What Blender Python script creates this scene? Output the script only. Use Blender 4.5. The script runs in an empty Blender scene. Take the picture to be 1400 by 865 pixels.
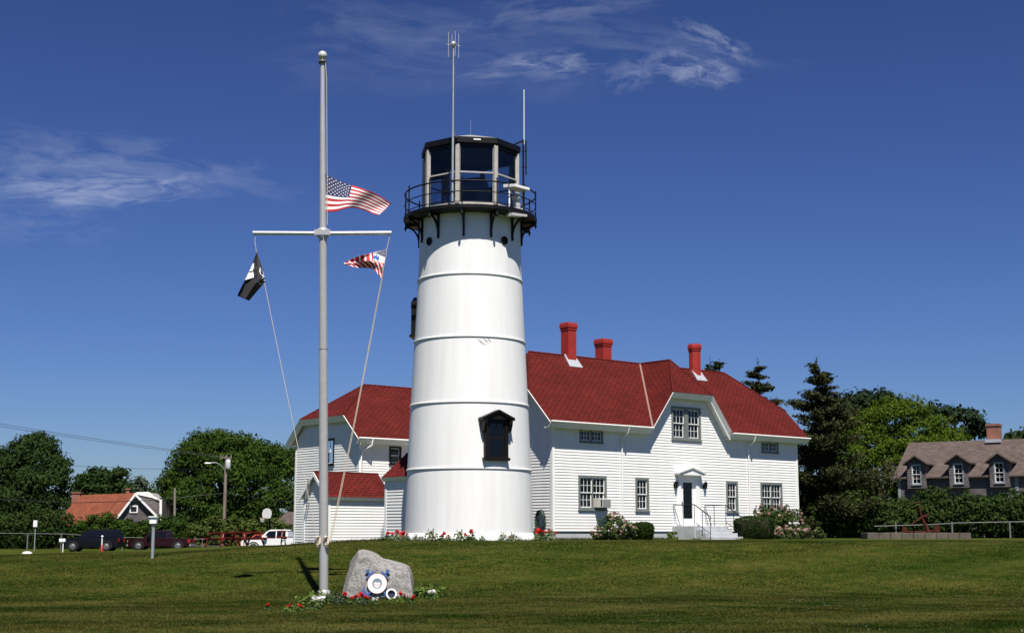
import bpy, math, random
import numpy as np
from mathutils import Vector
R = math.radians
scene = bpy.context.scene
COL = scene.collection
# ------------------------------------------------------------------ camera
EYE = 1.6
F, CX, CY = 1900.0, 700.0, 432.5
TH = math.atan(296.5/F); CT, ST = math.cos(TH), math.sin(TH)
cam = bpy.data.cameras.new('camera'); camo = bpy.data.objects.new('camera', cam); COL.objects.link(camo)
camo.location = (0, 0, EYE); camo.rotation_euler = (R(90)+TH, 0, 0)
cam.sensor_fit = 'HORIZONTAL'; cam.sensor_width = 36.0; cam.lens = 36.0*F/1400.0
cam.clip_start = 0.3; cam.clip_end = 9000
scene.camera = camo
# ------------------------------------------------------------------ light
SUN_EL, SUN_AZ = 60.0, 11.0        # azimuth: degrees to the right of straight behind the camera
SD = Vector((math.sin(R(SUN_AZ))*math.cos(R(SUN_EL)), -math.cos(R(SUN_AZ))*math.cos(R(SUN_EL)), math.sin(R(SUN_EL))))
sun = bpy.data.lights.new('sun', 'SUN'); sun.energy = 5.0; sun.angle = R(0.53); sun.color = (1.0, 0.952, 0.868)
suno = bpy.data.objects.new('sun', sun); COL.objects.link(suno)
suno.rotation_euler = SD.to_track_quat('Z', 'Y').to_euler(); suno.location = (0, 0, 60)
scene.view_settings.view_transform = 'Standard'; scene.view_settings.look = 'None'
scene.view_settings.gamma = 1.0; scene.view_settings.exposure = 0.55
scene.view_settings.use_curve_mapping = False

def at(px, py, Y):
    dx = (px-CX)/F; dy = (CY-py)/F; k = Y/(CT-dy*ST)
    return Vector((dx*k, Y, EYE+k*(ST+dy*CT)))

def world():
    w = bpy.data.worlds.new('World'); scene.world = w; w.use_nodes = True
    nt = w.node_tree; N = nt.nodes; L = nt.links
    bg = N['Background']; bg.inputs['Strength'].default_value = 0.075
    sky = N.new('ShaderNodeTexSky'); sky.sky_type = 'NISHITA'; sky.sun_disc = False
    sky.sun_elevation = R(SUN_EL); sky.sun_rotation = R(180-SUN_AZ)
    sky.air_density = 1.0; sky.dust_density = 0.25; sky.ozone_density = 2.6; sky.altitude = 10
    # a deep blue, clear maritime sky: per-channel contrast on the sky texture
    K = .1098
    sep = N.new('ShaderNodeSeparateColor'); L.new(sky.outputs[0], sep.inputs[0]); hsv = N.new('ShaderNodeCombineColor')
    for i, (gm, am) in enumerate(((1.30, .415), (1.40, .525), (1.46, .82))):
        a_ = N.new('ShaderNodeMath'); a_.operation = 'MULTIPLY'; a_.inputs[1].default_value = K; L.new(sep.outputs[i], a_.inputs[0])
        b_ = N.new('ShaderNodeMath'); b_.operation = 'POWER'; b_.inputs[1].default_value = gm; L.new(a_.outputs[0], b_.inputs[0])
        c_ = N.new('ShaderNodeMath'); c_.operation = 'MULTIPLY'; c_.inputs[1].default_value = am/K; L.new(b_.outputs[0], c_.inputs[0])
        L.new(c_.outputs[0], hsv.inputs[i])
    tc = N.new('ShaderNodeTexCoord')
    def mth(op, a, b=None, clamp=False):
        n = N.new('ShaderNodeMath'); n.operation = op; n.use_clamp = clamp
        for i, x in enumerate((a, b)):
            if x is None: continue
            if isinstance(x, (int, float)): n.inputs[i].default_value = x
            else: L.new(x, n.inputs[i])
        return n.outputs[0]
    def dot(vec):
        n = N.new('ShaderNodeVectorMath'); n.operation = 'DOT_PRODUCT'
        L.new(tc.outputs['Generated'], n.inputs[0]); n.inputs[1].default_value = tuple(vec); return n.outputs['Value']
    total = None
    # cirrus wisps: direction (given by where they stand in the sky), half width, half height (radians), tilt, density, seed
    C = [(130, 257, .062, .011, 5, 1.3, 1.0), (190, 225, .09, .018, -4, .55, 2.0), (40, 232, .06, .018, -14, .4, 3.0),
         (35, 305, .05, .014, 0, .3, 4.0), (750, 90, .05, .009, 4, .95, 5.0), (948, 96, .026, .010, -12, 1.1, 6.0),
         (980, 57, .026, .007, -30, .9, 7.0), (870, 100, .020, .010, 20, .55, 8.0), (770, 14, .06, .014, 8, .42, 9.0),
         (910, 62, .07, .012, -10, .28, 10.0), (540, 42, .07, .018, -4, .26, 11.0), (640, 80, .12, .03, 0, .2, 12.0)]
    for px, py, ha, hb, tilt, dens, seed in C:
        d = (at(px, py, 100)-Vector((0, 0, EYE))).normalized()
        r0 = d.cross(Vector((0, 0, 1))).normalized(); u0 = r0.cross(d).normalized()
        t = R(tilt); r_ = r0*math.cos(t)+u0*math.sin(t); u_ = u0*math.cos(t)-r0*math.sin(t)
        a = mth('DIVIDE', dot(r_), ha); b = mth('DIVIDE', dot(u_), hb)
        comb = N.new('ShaderNodeCombineXYZ'); L.new(a, comb.inputs[0]); L.new(mth('MULTIPLY', b, .75), comb.inputs[1]); comb.inputs[2].default_value = seed*3.7
        wn = N.new('ShaderNodeTexNoise'); wn.inputs['Scale'].default_value = 1.1; wn.inputs['Detail'].default_value = 3
        L.new(comb.outputs[0], wn.inputs['Vector'])
        mixv = N.new('ShaderNodeVectorMath'); mixv.operation = 'MULTIPLY_ADD'
        L.new(wn.outputs['Color'], mixv.inputs[0]); mixv.inputs[1].default_value = (1.6, .9, 0); L.new(comb.outputs[0], mixv.inputs[2])
        nz = N.new('ShaderNodeTexNoise'); nz.inputs['Scale'].default_value = 1.5; nz.inputs['Detail'].default_value = 9; nz.inputs['Roughness'].default_value = .62
        L.new(mixv.outputs[0], nz.inputs['Vector'])
        rr = mth('ADD', mth('MULTIPLY', a, a), mth('MULTIPLY', b, b))
        fall = mth('SUBTRACT', 1.0, mth('MULTIPLY', rr, .42), True)
        fall = mth('MULTIPLY', fall, mth('GREATER_THAN', dot(d), 0))
        m = mth('MULTIPLY', mth('SUBTRACT', mth('ADD', nz.outputs['Fac'], mth('MULTIPLY', fall, .17)), .565, True), 2.5)
        m = mth('MULTIPLY', mth('MULTIPLY', m, fall), dens)
        total = m if total is None else mth('ADD', total, m)
    total = mth('MINIMUM', mth('MULTIPLY', total, .56), .6)
    mx = N.new('ShaderNodeMix'); mx.data_type = 'RGBA'
    L.new(total, mx.inputs['Factor']); L.new(hsv.outputs[0], mx.inputs[6]); mx.inputs[7].default_value = (5.4, 5.9, 7.4, 1)
    L.new(mx.outputs[2], bg.inputs['Color'])
world()

# ------------------------------------------------------------------ materials
MATS = {}
def mat(name, col, rough=.6, var=.12, scale=3.0, bump=0.0, bscale=None, metal=0.0, spec=.5, streak=None, col2=None):
    if name in MATS: return MATS[name]
    m = bpy.data.materials.new(name); m.use_nodes = True; nt = m.node_tree; N = nt.nodes; L = nt.links
    p = N['Principled BSDF']; p.inputs['Roughness'].default_value = rough; p.inputs['Metallic'].default_value = metal
    p.inputs['Specular IOR Level'].default_value = spec
    tc = N.new('ShaderNodeTexCoord'); v = tc.outputs['Object']
    if streak:
        mp = N.new('ShaderNodeMapping'); mp.inputs['Scale'].default_value = streak; L.new(v, mp.inputs[0]); v = mp.outputs[0]
    nz = N.new('ShaderNodeTexNoise'); nz.inputs['Scale'].default_value = scale; nz.inputs['Detail'].default_value = 6
    L.new(v, nz.inputs['Vector'])
    rp = N.new('ShaderNodeValToRGB'); rp.color_ramp.elements[0].position = .3; rp.color_ramp.elements[1].position = .7
    c2 = col2 or tuple(min(1, c*(1+var)) for c in col); c1 = tuple(c*(1-var) for c in col) if not col2 else col
    rp.color_ramp.elements[0].color = (*c1, 1); rp.color_ramp.elements[1].color = (*c2, 1)
    L.new(nz.outputs['Fac'], rp.inputs[0]); L.new(rp.outputs[0], p.inputs['Base Color'])
    if bump:
        b = N.new('ShaderNodeBump'); b.inputs['Strength'].default_value = bump; b.inputs['Distance'].default_value = .02
        n2 = N.new('ShaderNodeTexNoise'); n2.inputs['Scale'].default_value = bscale or scale*6; n2.inputs['Detail'].default_value = 5
        L.new(tc.outputs['Object'], n2.inputs['Vector']); L.new(n2.outputs['Fac'], b.inputs['Height']); L.new(b.outputs[0], p.inputs['Normal'])
    MATS[name] = m; return m

def shingle(name, ca, cb, mortar, w=.32, h=.15, gap=.012, bump=.5, rough=.85):
    if name in MATS: return MATS[name]
    m = bpy.data.materials.new(name); m.use_nodes = True; nt = m.node_tree; N = nt.nodes; L = nt.links
    p = N['Principled BSDF']; p.inputs['Roughness'].default_value = rough; p.inputs['Specular IOR Level'].default_value = .08
    uv = N.new('ShaderNodeUVMap')
    br = N.new('ShaderNodeTexBrick'); br.inputs['Scale'].default_value = 1; br.inputs['Brick Width'].default_value = w; br.inputs['Row Height'].default_value = h
    br.inputs['Mortar Size'].default_value = gap; br.inputs['Mortar Smooth'].default_value = .3; br.inputs['Bias'].default_value = 0
    br.inputs['Color1'].default_value = (*ca, 1); br.inputs['Color2'].default_value = (*cb, 1); br.inputs['Mortar'].default_value = (*mortar, 1)
    L.new(uv.outputs[0], br.inputs['Vector'])
    nz = N.new('ShaderNodeTexNoise'); nz.inputs['Scale'].default_value = .9; nz.inputs['Detail'].default_value = 7; nz.inputs['Roughness'].default_value = .65
    L.new(uv.outputs[0], nz.inputs['Vector'])
    mr = N.new('ShaderNodeMapRange'); mr.inputs[1].default_value = .3; mr.inputs[2].default_value = .7; mr.inputs[3].default_value = .78; mr.inputs[4].default_value = 1.18
    L.new(nz.outputs['Fac'], mr.inputs[0])
    mx = N.new('ShaderNodeMix'); mx.data_type = 'RGBA'; mx.blend_type = 'MULTIPLY'; mx.inputs['Factor'].default_value = 1
    L.new(br.outputs['Color'], mx.inputs[6]); L.new(mr.outputs[0], mx.inputs[7]); L.new(mx.outputs[2], p.inputs['Base Color'])
    b = N.new('ShaderNodeBump'); b.inputs['Strength'].default_value = bump; b.inputs['Distance'].default_value = .02; b.invert = True
    L.new(br.outputs['Fac'], b.inputs['Height']); L.new(b.outputs[0], p.inputs['Normal'])
    MATS[name] = m; return m

def leafmat(name, ca, cb, trans=.25, rough=.55):
    if name in MATS: return MATS[name]
    m = bpy.data.materials.new(name); m.use_nodes = True; nt = m.node_tree; N = nt.nodes; L = nt.links
    p = N['Principled BSDF']; p.inputs['Roughness'].default_value = rough+.15; p.inputs['Specular IOR Level'].default_value = .08
    a = N.new('ShaderNodeAttribute'); a.attribute_name = 'tint'
    rp = N.new('ShaderNodeValToRGB'); rp.color_ramp.elements[0].color = (*ca, 1); rp.color_ramp.elements[1].color = (*cb, 1)
    L.new(a.outputs['Fac'], rp.inputs[0]); L.new(rp.outputs[0], p.inputs['Base Color'])
    tr = N.new('ShaderNodeBsdfTranslucent'); L.new(rp.outputs[0], tr.inputs['Color'])
    mx = N.new('ShaderNodeMixShader'); mx.inputs[0].default_value = trans
    L.new(p.outputs[0], mx.inputs[1]); L.new(tr.outputs[0], mx.inputs[2]); L.new(mx.outputs[0], N['Material Output'].inputs['Surface'])
    MATS[name] = m; return m

def glass(name, tint, refl=1.45, tf=.85):
    if name in MATS: return MATS[name]
    m = bpy.data.materials.new(name); m.use_nodes = True; nt = m.node_tree; N = nt.nodes; L = nt.links
    N.remove(N['Principled BSDF'])
    t = N.new('ShaderNodeBsdfTransparent'); t.inputs[0].default_value = (*tint, 1)
    g = N.new('ShaderNodeBsdfGlossy'); g.inputs['Roughness'].default_value = .03; g.inputs['Color'].default_value = (.9, .95, 1, 1)
    fr = N.new('ShaderNodeFresnel'); fr.inputs[0].default_value = refl
    nz = N.new('ShaderNodeTexNoise'); nz.inputs['Scale'].default_value = 1.3
    tc = N.new('ShaderNodeTexCoord'); L.new(tc.outputs['Object'], nz.inputs['Vector'])
    b = N.new('ShaderNodeBump'); b.inputs['Strength'].default_value = .05; b.inputs['Distance'].default_value = .02; L.new(nz.outputs['Fac'], b.inputs['Height']); L.new(b.outputs[0], g.inputs['Normal'])
    mx = N.new('ShaderNodeMixShader'); L.new(fr.outputs[0], mx.inputs[0]); L.new(t.outputs[0], mx.inputs[1]); L.new(g.outputs[0], mx.inputs[2])
    L.new(mx.outputs[0], N['Material Output'].inputs['Surface'])
    MATS[name] = m; return m

WHITE = mat('white_clapboard_paint', (.745, .735, .71), .55, .05, 1.8, streak=(1.4, 1.4, .45), col2=(.82, .81, .785))
TOWERW = mat('white_tower_paint', (.725, .72, .705), .45, .06, 1.6, bump=.12, bscale=2.2, streak=(2.2, 2.2, .22), col2=(.80, .80, .795))
TRIM = mat('white_trim_paint', (.82, .82, .80), .45, .03, 2)
ROOF = shingle('red_asphalt_shingle', (.130, .0160, .0115), (.094, .0132, .0106), (.032, .006, .007), .30, .135, .020, .6)
GREYTRIM = mat('grey_green_casing_paint', (.16, .175, .165), .5, .08, 3)
BLACK = mat('black_iron_paint', (.004, .004, .0045), .5, .3, 5, spec=.25)
BROWNBLK = mat('dark_brown_black_paint', (.006, .004, .0038), .5, .3, 5, spec=.25)
CHIM = mat('red_painted_brick', (.30, .016, .011), .8, .15, 4, bump=.4, bscale=30)
CONC = mat('pale_concrete', (.42, .43, .45), .85, .12, 3, bump=.3)
LEAD = mat('lead_flashing', (.55, .57, .60), .4, .1, 4, metal=.4)
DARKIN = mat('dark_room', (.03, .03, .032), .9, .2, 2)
CURT = mat('white_curtain', (.30, .30, .29), .9, .06, 8)
GLASS = glass('window_glass', (.72, .76, .78))
LGLASS = glass('lantern_glass', (.58, .62, .66), 1.42)
ALU = mat('aluminium', (.50, .495, .48), .38, .05, 6, metal=.4)
GALV = mat('galvanised_steel', (.42, .44, .45), .5, .12, 8, metal=.6)
GREYPOST = mat('weathered_grey_paint', (.42, .39, .36), .6, .12, 6)
ROPE = mat('tan_rope', (.55, .47, .36), .9, .1, 20)
WOOD = mat('weathered_pole_wood', (.20, .165, .13), .85, .25, 6, streak=(8, 8, .4))
DULL = mat('dull_grey_pipe', (.13, .13, .125), .7, .15, 6)
REDP = mat('red_paint', (.17, .012, .009), .5, .2, 5)
BRICK = shingle('red_brick', (.30, .10, .06), (.22, .07, .045), (.25, .2, .17), .22, .075, .012, .4)

# ------------------------------------------------------------------ mesh helpers
WO = {}          # world origin of an object's local frame
def tag(o, label=None, cat=None, group=None, kind=None):
    if label: o['label'] = label
    if cat: o['category'] = cat
    if group: o['group'] = group
    if kind: o['kind'] = kind
    return o
def thing(name, loc, label, cat, group=None):
    o = bpy.data.objects.new(name, None); COL.objects.link(o); o.location = loc; o.empty_display_size = .3
    WO[o.name] = Vector(loc); return tag(o, label, cat, group)
def attach(o, parent, origin=None):
    COL.objects.link(o)
    if parent is not None:
        o.parent = parent; WO[o.name] = WO[parent.name].copy()
    else:
        WO[o.name] = Vector(origin) if origin is not None else Vector((0, 0, 0)); o.location = WO[o.name]
    return o
def copy_tree(o, loc, rz=0, sc=1, label=None, parent=None):
    c = o.copy(); COL.objects.link(c)
    if parent is None:
        c.location = loc; c.rotation_euler = (0, 0, rz); c.scale = (sc, sc, sc)
        if label: c['label'] = label
    else: c.parent = parent
    for ch in list(o.children): copy_tree(ch, None, parent=c)
    return c

class MB:
    def __init__(s): s.v = []; s.f = []; s.sm = []; s.mi = []
    def face(s, pts, smooth=False, mi=0):
        i = len(s.v); s.v += [tuple(p) for p in pts]; s.f.append(list(range(i, i+len(pts)))); s.sm.append(smooth); s.mi.append(mi)
    def add(s, vs, fs, smooth=False, mi=0):
        i = len(s.v); s.v += [tuple(p) for p in vs]
        for f in fs: s.f.append([i+k for k in f]); s.sm.append(smooth); s.mi.append(mi)
    def hexa(s, c, mi=0, smooth=False):     # 8 corners, bottom 4 ccw then top 4
        s.add(c, [(3, 2, 1, 0), (4, 5, 6, 7), (0, 1, 5, 4), (1, 2, 6, 5), (2, 3, 7, 6), (3, 0, 4, 7)], smooth, mi)
    def box(s, x0, x1, y0, y1, z0, z1, P=None, mi=0):
        c = [(x0, y0, z0), (x1, y0, z0), (x1, y1, z0), (x0, y1, z0), (x0, y0, z1), (x1, y0, z1), (x1, y1, z1), (x0, y1, z1)]
        if P: c = [P(*q) for q in c]
        s.hexa(c, mi)
    def tube(s, pts, r, n=8, mi=0, cap=True, smooth=True):
        pts = [Vector(p) for p in pts]; m = len(pts); rs = r if isinstance(r, (list, tuple)) else [r]*m
        vs = []; ref = None
        for i, p in enumerate(pts):
            d = (pts[min(i+1, m-1)]-pts[max(i-1, 0)]).normalized()
            if ref is None: ref = Vector((0, 0, 1)) if abs(d.z) < .9 else Vector((1, 0, 0))
            a = d.cross(ref).normalized(); b = d.cross(a).normalized(); ref = b.cross(d) if False else ref
            for k in range(n):
                t = 2*math.pi*k/n; vs.append(p+a*(math.cos(t)*rs[i])+b*(math.sin(t)*rs[i]))
        fs = [(i*n+k, i*n+(k+1) % n, (i+1)*n+(k+1) % n, (i+1)*n+k) for i in range(m-1) for k in range(n)]
        s.add(vs, fs, smooth, mi)
        if cap: s.add(vs[:n], [tuple(range(n))[::-1]], False, mi); s.add(vs[-n:], [tuple(range(n))], False, mi)
    def bar(s, p0, p1, w, h, mi=0, up=(0, 0, 1)):
        p0 = Vector(p0); p1 = Vector(p1); d = (p1-p0).normalized(); u = Vector(up)
        if abs(d.dot(u)) > .99: u = Vector((0, 1, 0))
        a = d.cross(u).normalized()*(w/2); b = a.cross(d).normalized()*(h/2)
        s.hexa([p0-a-b, p0+a-b, p1+a-b, p1-a-b, p0-a+b, p0+a+b, p1+a+b, p1-a+b], mi)
    def lathe(s, c, prof, n=48, smooth=True, a0=0, mi=0, cap=False, P=None):
        c = Vector(c); m = len(prof); vs = []
        for r, z in prof:
            for k in range(n):
                t = a0+2*math.pi*k/n
                q = Vector((r*math.cos(t), r*math.sin(t), z)); vs.append(P(q) if P else c+q)
        s.add(vs, [(i*n+k, i*n+(k+1) % n, (i+1)*n+(k+1) % n, (i+1)*n+k) for i in range(m-1) for k in range(n)], smooth, mi)
        if cap: s.add(vs[:n], [tuple(range(n))[::-1]], False, mi); s.add(vs[-n:], [tuple(range(n))], False, mi)
    def prism(s, poly, P, d0, d1, mi=0):      # poly of (a,b); P(a,b,d)
        n = len(poly); A = [P(a, b, d0) for a, b in poly]; B = [P(a, b, d1) for a, b in poly]
        s.face(A[::-1], mi=mi); s.face(B, mi=mi)
        for i in range(n):
            j = (i+1) % n; s.face([A[i], A[j], B[j], B[i]], mi=mi)
    def build(s, name, m, parent=None, origin=None, bevel=0, sharp=None):
        o0 = WO[parent.name] if parent is not None else (Vector(origin) if origin is not None else Vector((0, 0, 0)))
        me = bpy.data.meshes.new(name); V = np.array([tuple(v) for v in s.v], float)
        me.from_pydata((V-np.array(o0)).tolist(), [], s.f)
        ms = m if isinstance(m, (list, tuple)) else [m]
        for q in ms: me.materials.append(q)
        me.polygons.foreach_set('use_smooth', s.sm); me.polygons.foreach_set('material_index', s.mi)
        uv = me.uv_layers.new(name='UVMap'); buf = np.zeros(len(me.loops)*2)
        for p in me.polygons:
            n = p.normal
            if abs(n.z) > .995: t = Vector((1, 0, 0)); b = Vector((0, 1, 0))
            else:
                t = Vector((0, 0, 1)).cross(n).normalized(); b = n.cross(t)
                if b.z < 0: b = -b; t = -t
            for li in p.loop_indices:
                q = V[me.loops[li].vertex_index]
                buf[2*li] = q[0]*t.x+q[1]*t.y+q[2]*t.z; buf[2*li+1] = q[0]*b.x+q[1]*b.y+q[2]*b.z
        uv.data.foreach_set('uv', buf); me.validate(); me.update()
        if sharp: me.set_sharp_from_angle(angle=R(sharp))
        o = bpy.data.objects.new(name, me)
        attach(o, parent, origin)
        if bevel:
            md = o.modifiers.new('bevel', 'BEVEL'); md.width = bevel; md.segments = 2; md.limit_method = 'ANGLE'; md.angle_limit = R(35)
        return o

def clip(poly, ax, lim, keep_less):
    out = []
    n = len(poly)
    for i in range(n):
        a = poly[i]; b = poly[(i+1) % n]
        ia = (a[ax] <= lim+1e-9) if keep_less else (a[ax] >= lim-1e-9); ib = (b[ax] <= lim+1e-9) if keep_less else (b[ax] >= lim-1e-9)
        if ia: out.append(a)
        if ia != ib:
            t = (lim-a[ax])/(b[ax]-a[ax]); out.append((a[0]+(b[0]-a[0])*t, a[1]+(b[1]-a[1])*t))
    return out
def siding(mb, P, polys, holes, h=.121, z0=1.7, dlo=.024, dhi=.005):
    """lapped clapboards over convex polygons (u,z) with rectangular openings"""
    for poly in polys:
        zs0 = min(p[1] for p in poly); zs1 = max(p[1] for p in poly)
        k = math.floor((zs0-z0)/h)
        while z0+k*h < zs1:
            c0, c1 = z0+k*h, z0+(k+1)*h; k += 1
            cuts = sorted({c0, c1, *[z for H_ in holes for z in H_[2:] if c0 < z < c1]})
            for a, b in zip(cuts, cuts[1:]):
                q = clip(clip(poly, 1, b, True), 1, a, False)
                if len(q) < 3: continue
                mid = (a+b)/2; hs = sorted([(x[0], x[1]) for x in holes if x[2] < mid < x[3]])
                segs = []; cur = min(p[0] for p in q); end = max(p[0] for p in q)
                for x0, x1 in hs:
                    if x0 > cur: segs.append((cur, min(x0, end)))
                    cur = max(cur, x1)
                if cur < end: segs.append((cur, end))
                for x0, x1 in segs:
                    g = clip(clip(q, 0, x1, True), 0, x0, False)
                    if len(g) < 3: continue
                    off = lambda z: dlo+(dhi-dlo)*(z-c0)/h
                    mb.face([P(p[0], p[1], off(p[1])) for p in g])
                    if abs(a-c0) < 1e-6:
                        us = [p[0] for p in g if abs(p[1]-a) < 1e-5]
                        if len(us) >= 2: mb.face([P(min(us), a, 0), P(max(us), a, 0), P(max(us), a, dlo), P(min(us), a, dlo)])

def roofslab(polys, t, top_m, under_m, parent, name='roof', under='soffit'):
    """roof planes (CCW from above) with thickness; the underside is a soffit mesh of its own"""
    mb = MB(); ub = MB(); cnt = {}
    key = lambda p: (round(p[0], 3), round(p[1], 3), round(p[2], 3))
    for P in polys:
        for i in range(len(P)):
            e = frozenset((key(P[i]), key(P[(i+1) % len(P)]))); cnt[e] = cnt.get(e, 0)+1
    dz = Vector((0, 0, -t))
    for P in polys:
        P = [Vector(p) for p in P]
        mb.face(P); ub.face([p+dz for p in P][::-1])
        for i in range(len(P)):
            a, b = P[i], P[(i+1) % len(P)]
            if cnt[frozenset((key(a), key(b)))] == 1: mb.face([a, a+dz, b+dz, b])
    r = mb.build(name, top_m, parent)
    u = ub.build(under, under_m, r)
    return r

def board(mb, p0, p1, drop, th, out, lean=0.0):
    """trim board hanging from the line p0-p1, 'drop' deep, 'th' thick towards 'out', its foot leaning in by 'lean'"""
    p0 = Vector(p0); p1 = Vector(p1); n_ = Vector(out).normalized(); o = n_*th; d = Vector((0, 0, -drop))-n_*lean
    mb.hexa([p0+d, p0+d+o, p1+d+o, p1+d, p0, p0+o, p1+o, p1])

def window(P, parent, u0, u1, z0, z1, n=1, casing=GREYTRIM, cas=.10, mull=.09, cols=3, rows=2, curtain=.0, sillp=True, dbl=True, name='window', lower=False, half_open=None):
    """casing, sashes with glazing bars, panes, dark room and curtains; set in a real opening"""
    f = MB(); d0, d1 = -.12, .045
    f.box(u0, u0+cas, z0, z1, d0, d1, P); f.box(u1-cas, u1, z0, z1, d0, d1, P)
    f.box(u0+cas, u1-cas, z1-cas, z1, d0, d1, P); f.box(u0+cas, u1-cas, z0, z0+cas*.8, d0, d1, P)
    w = ((u1-u0)-2*cas-(n-1)*mull)/n
    for i in range(1, n):
        a = u0+cas+i*w+(i-1)*mull; f.box(a, a+mull, z0+cas*.8, z1-cas, d0, d1-.004, P)
    W = f.build(name, casing, parent)
    s = MB(); g = MB(); c = MB(); rm = MB()
    for i in range(n):
        a = u0+cas+i*(w+mull); b = a+w; lo = z0+cas*.8; hi = z1-cas
        parts = [(lo, hi, -.05, rows)] if not dbl else [((lo+hi)/2-.02, hi, -.045, rows), (lo, (lo+hi)/2+.02, -.085, rows if lower else 0)]
        for (q0, q1, d, rw) in parts:
            t = .038
            s.box(a, a+t, q0, q1, d, d+.035, P); s.box(b-t, b, q0, q1, d, d+.035, P)
            s.box(a+t, b-t, q0, q0+t, d, d+.035, P); s.box(a+t, b-t, q1-t, q1, d, d+.035, P)
            if rw:
                for k in range(1, cols):
                    x = a+t+(b-a-2*t)*k/cols; s.box(x-.008, x+.008, q0+t, q1-t, d+.004, d+.03, P)
                for k in range(1, rw):
                    x = q0+t+(q1-q0-2*t)*k/rw; s.box(a+t, b-t, x-.008, x+.008, d+.006, d+.028, P)
            g.face([P(a+t-.01, q0+t-.01, d+.012), P(b-t+.01, q0+t-.01, d+.012), P(b-t+.01, q1-t+.01, d+.012), P(a+t-.01, q1-t+.01, d+.012)])
        # room behind
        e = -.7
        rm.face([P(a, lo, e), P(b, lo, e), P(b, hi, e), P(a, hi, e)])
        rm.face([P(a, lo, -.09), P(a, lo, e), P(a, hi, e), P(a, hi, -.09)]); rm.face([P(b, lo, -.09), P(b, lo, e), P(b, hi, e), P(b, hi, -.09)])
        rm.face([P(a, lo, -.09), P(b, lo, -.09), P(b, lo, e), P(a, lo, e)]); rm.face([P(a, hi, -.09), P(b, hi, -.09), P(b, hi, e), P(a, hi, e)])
        if curtain:
            top = lo+(hi-lo)*curtain
            m = 14
            for k in range(m):
                x0 = a+(b-a)*k/m; x1 = a+(b-a)*(k+1)/m
                if abs((k+.5)/m-.5) < .06: continue
                c.face([P(x0, lo, -.2+.025*math.sin(k*1.9)), P(x1, lo, -.2+.025*math.sin((k+1)*1.9)), P(x1, top, -.2+.02*math.sin((k+1)*1.9)), P(x0, top, -.2+.02*math.sin(k*1.9))])
    s.build('sash', TRIM, W); g.build('pane', GLASS, W); rm.build('window_recess', DARKIN, W)
    if curtain: c.build('curtain', CURT, W)
    if sillp:
        q = MB(); q.box(u0-.03, u1+.03, z0-.05, z0-.003, -.02, .085, P); q.build('sill', casing, W)
    return W

# ------------------------------------------------------------------ terrain
def sstep(a, b, x):
    t = np.clip((x-a)/(b-a), 0, 1); return t*t*(3-2*t)
def ground(X, Y):
    X = np.asarray(X, float); Y = np.asarray(Y, float)
    hp = .38+.57*sstep(-30, -13, X)+.40*sstep(-13, -4, X)
    s = sstep(33.0, 47.0, Y+.12*np.clip(-X-4, -10, 14))
    far = 1-.5*sstep(85, 140, Y)*sstep(-10, 10, X)
    z = .1+(hp-.1)*s*far
    dr = sstep(82, 97, Y)*sstep(5, 11, -X); z = z*(1-dr)+.12*dr
    return z+.03*np.sin(X*.35+.8)*np.sin(Y*.23)*sstep(20, 26, Y)*(1-sstep(42, 47, Y))
def gz(X, Y): return float(ground(X, Y))
def gp(px, Y, dz=0):
    X = (px-CX)/F*Y*CT*1.0
    p = at(px, 729, Y); return Vector((p.x, Y, gz(p.x, Y)+dz))

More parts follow.
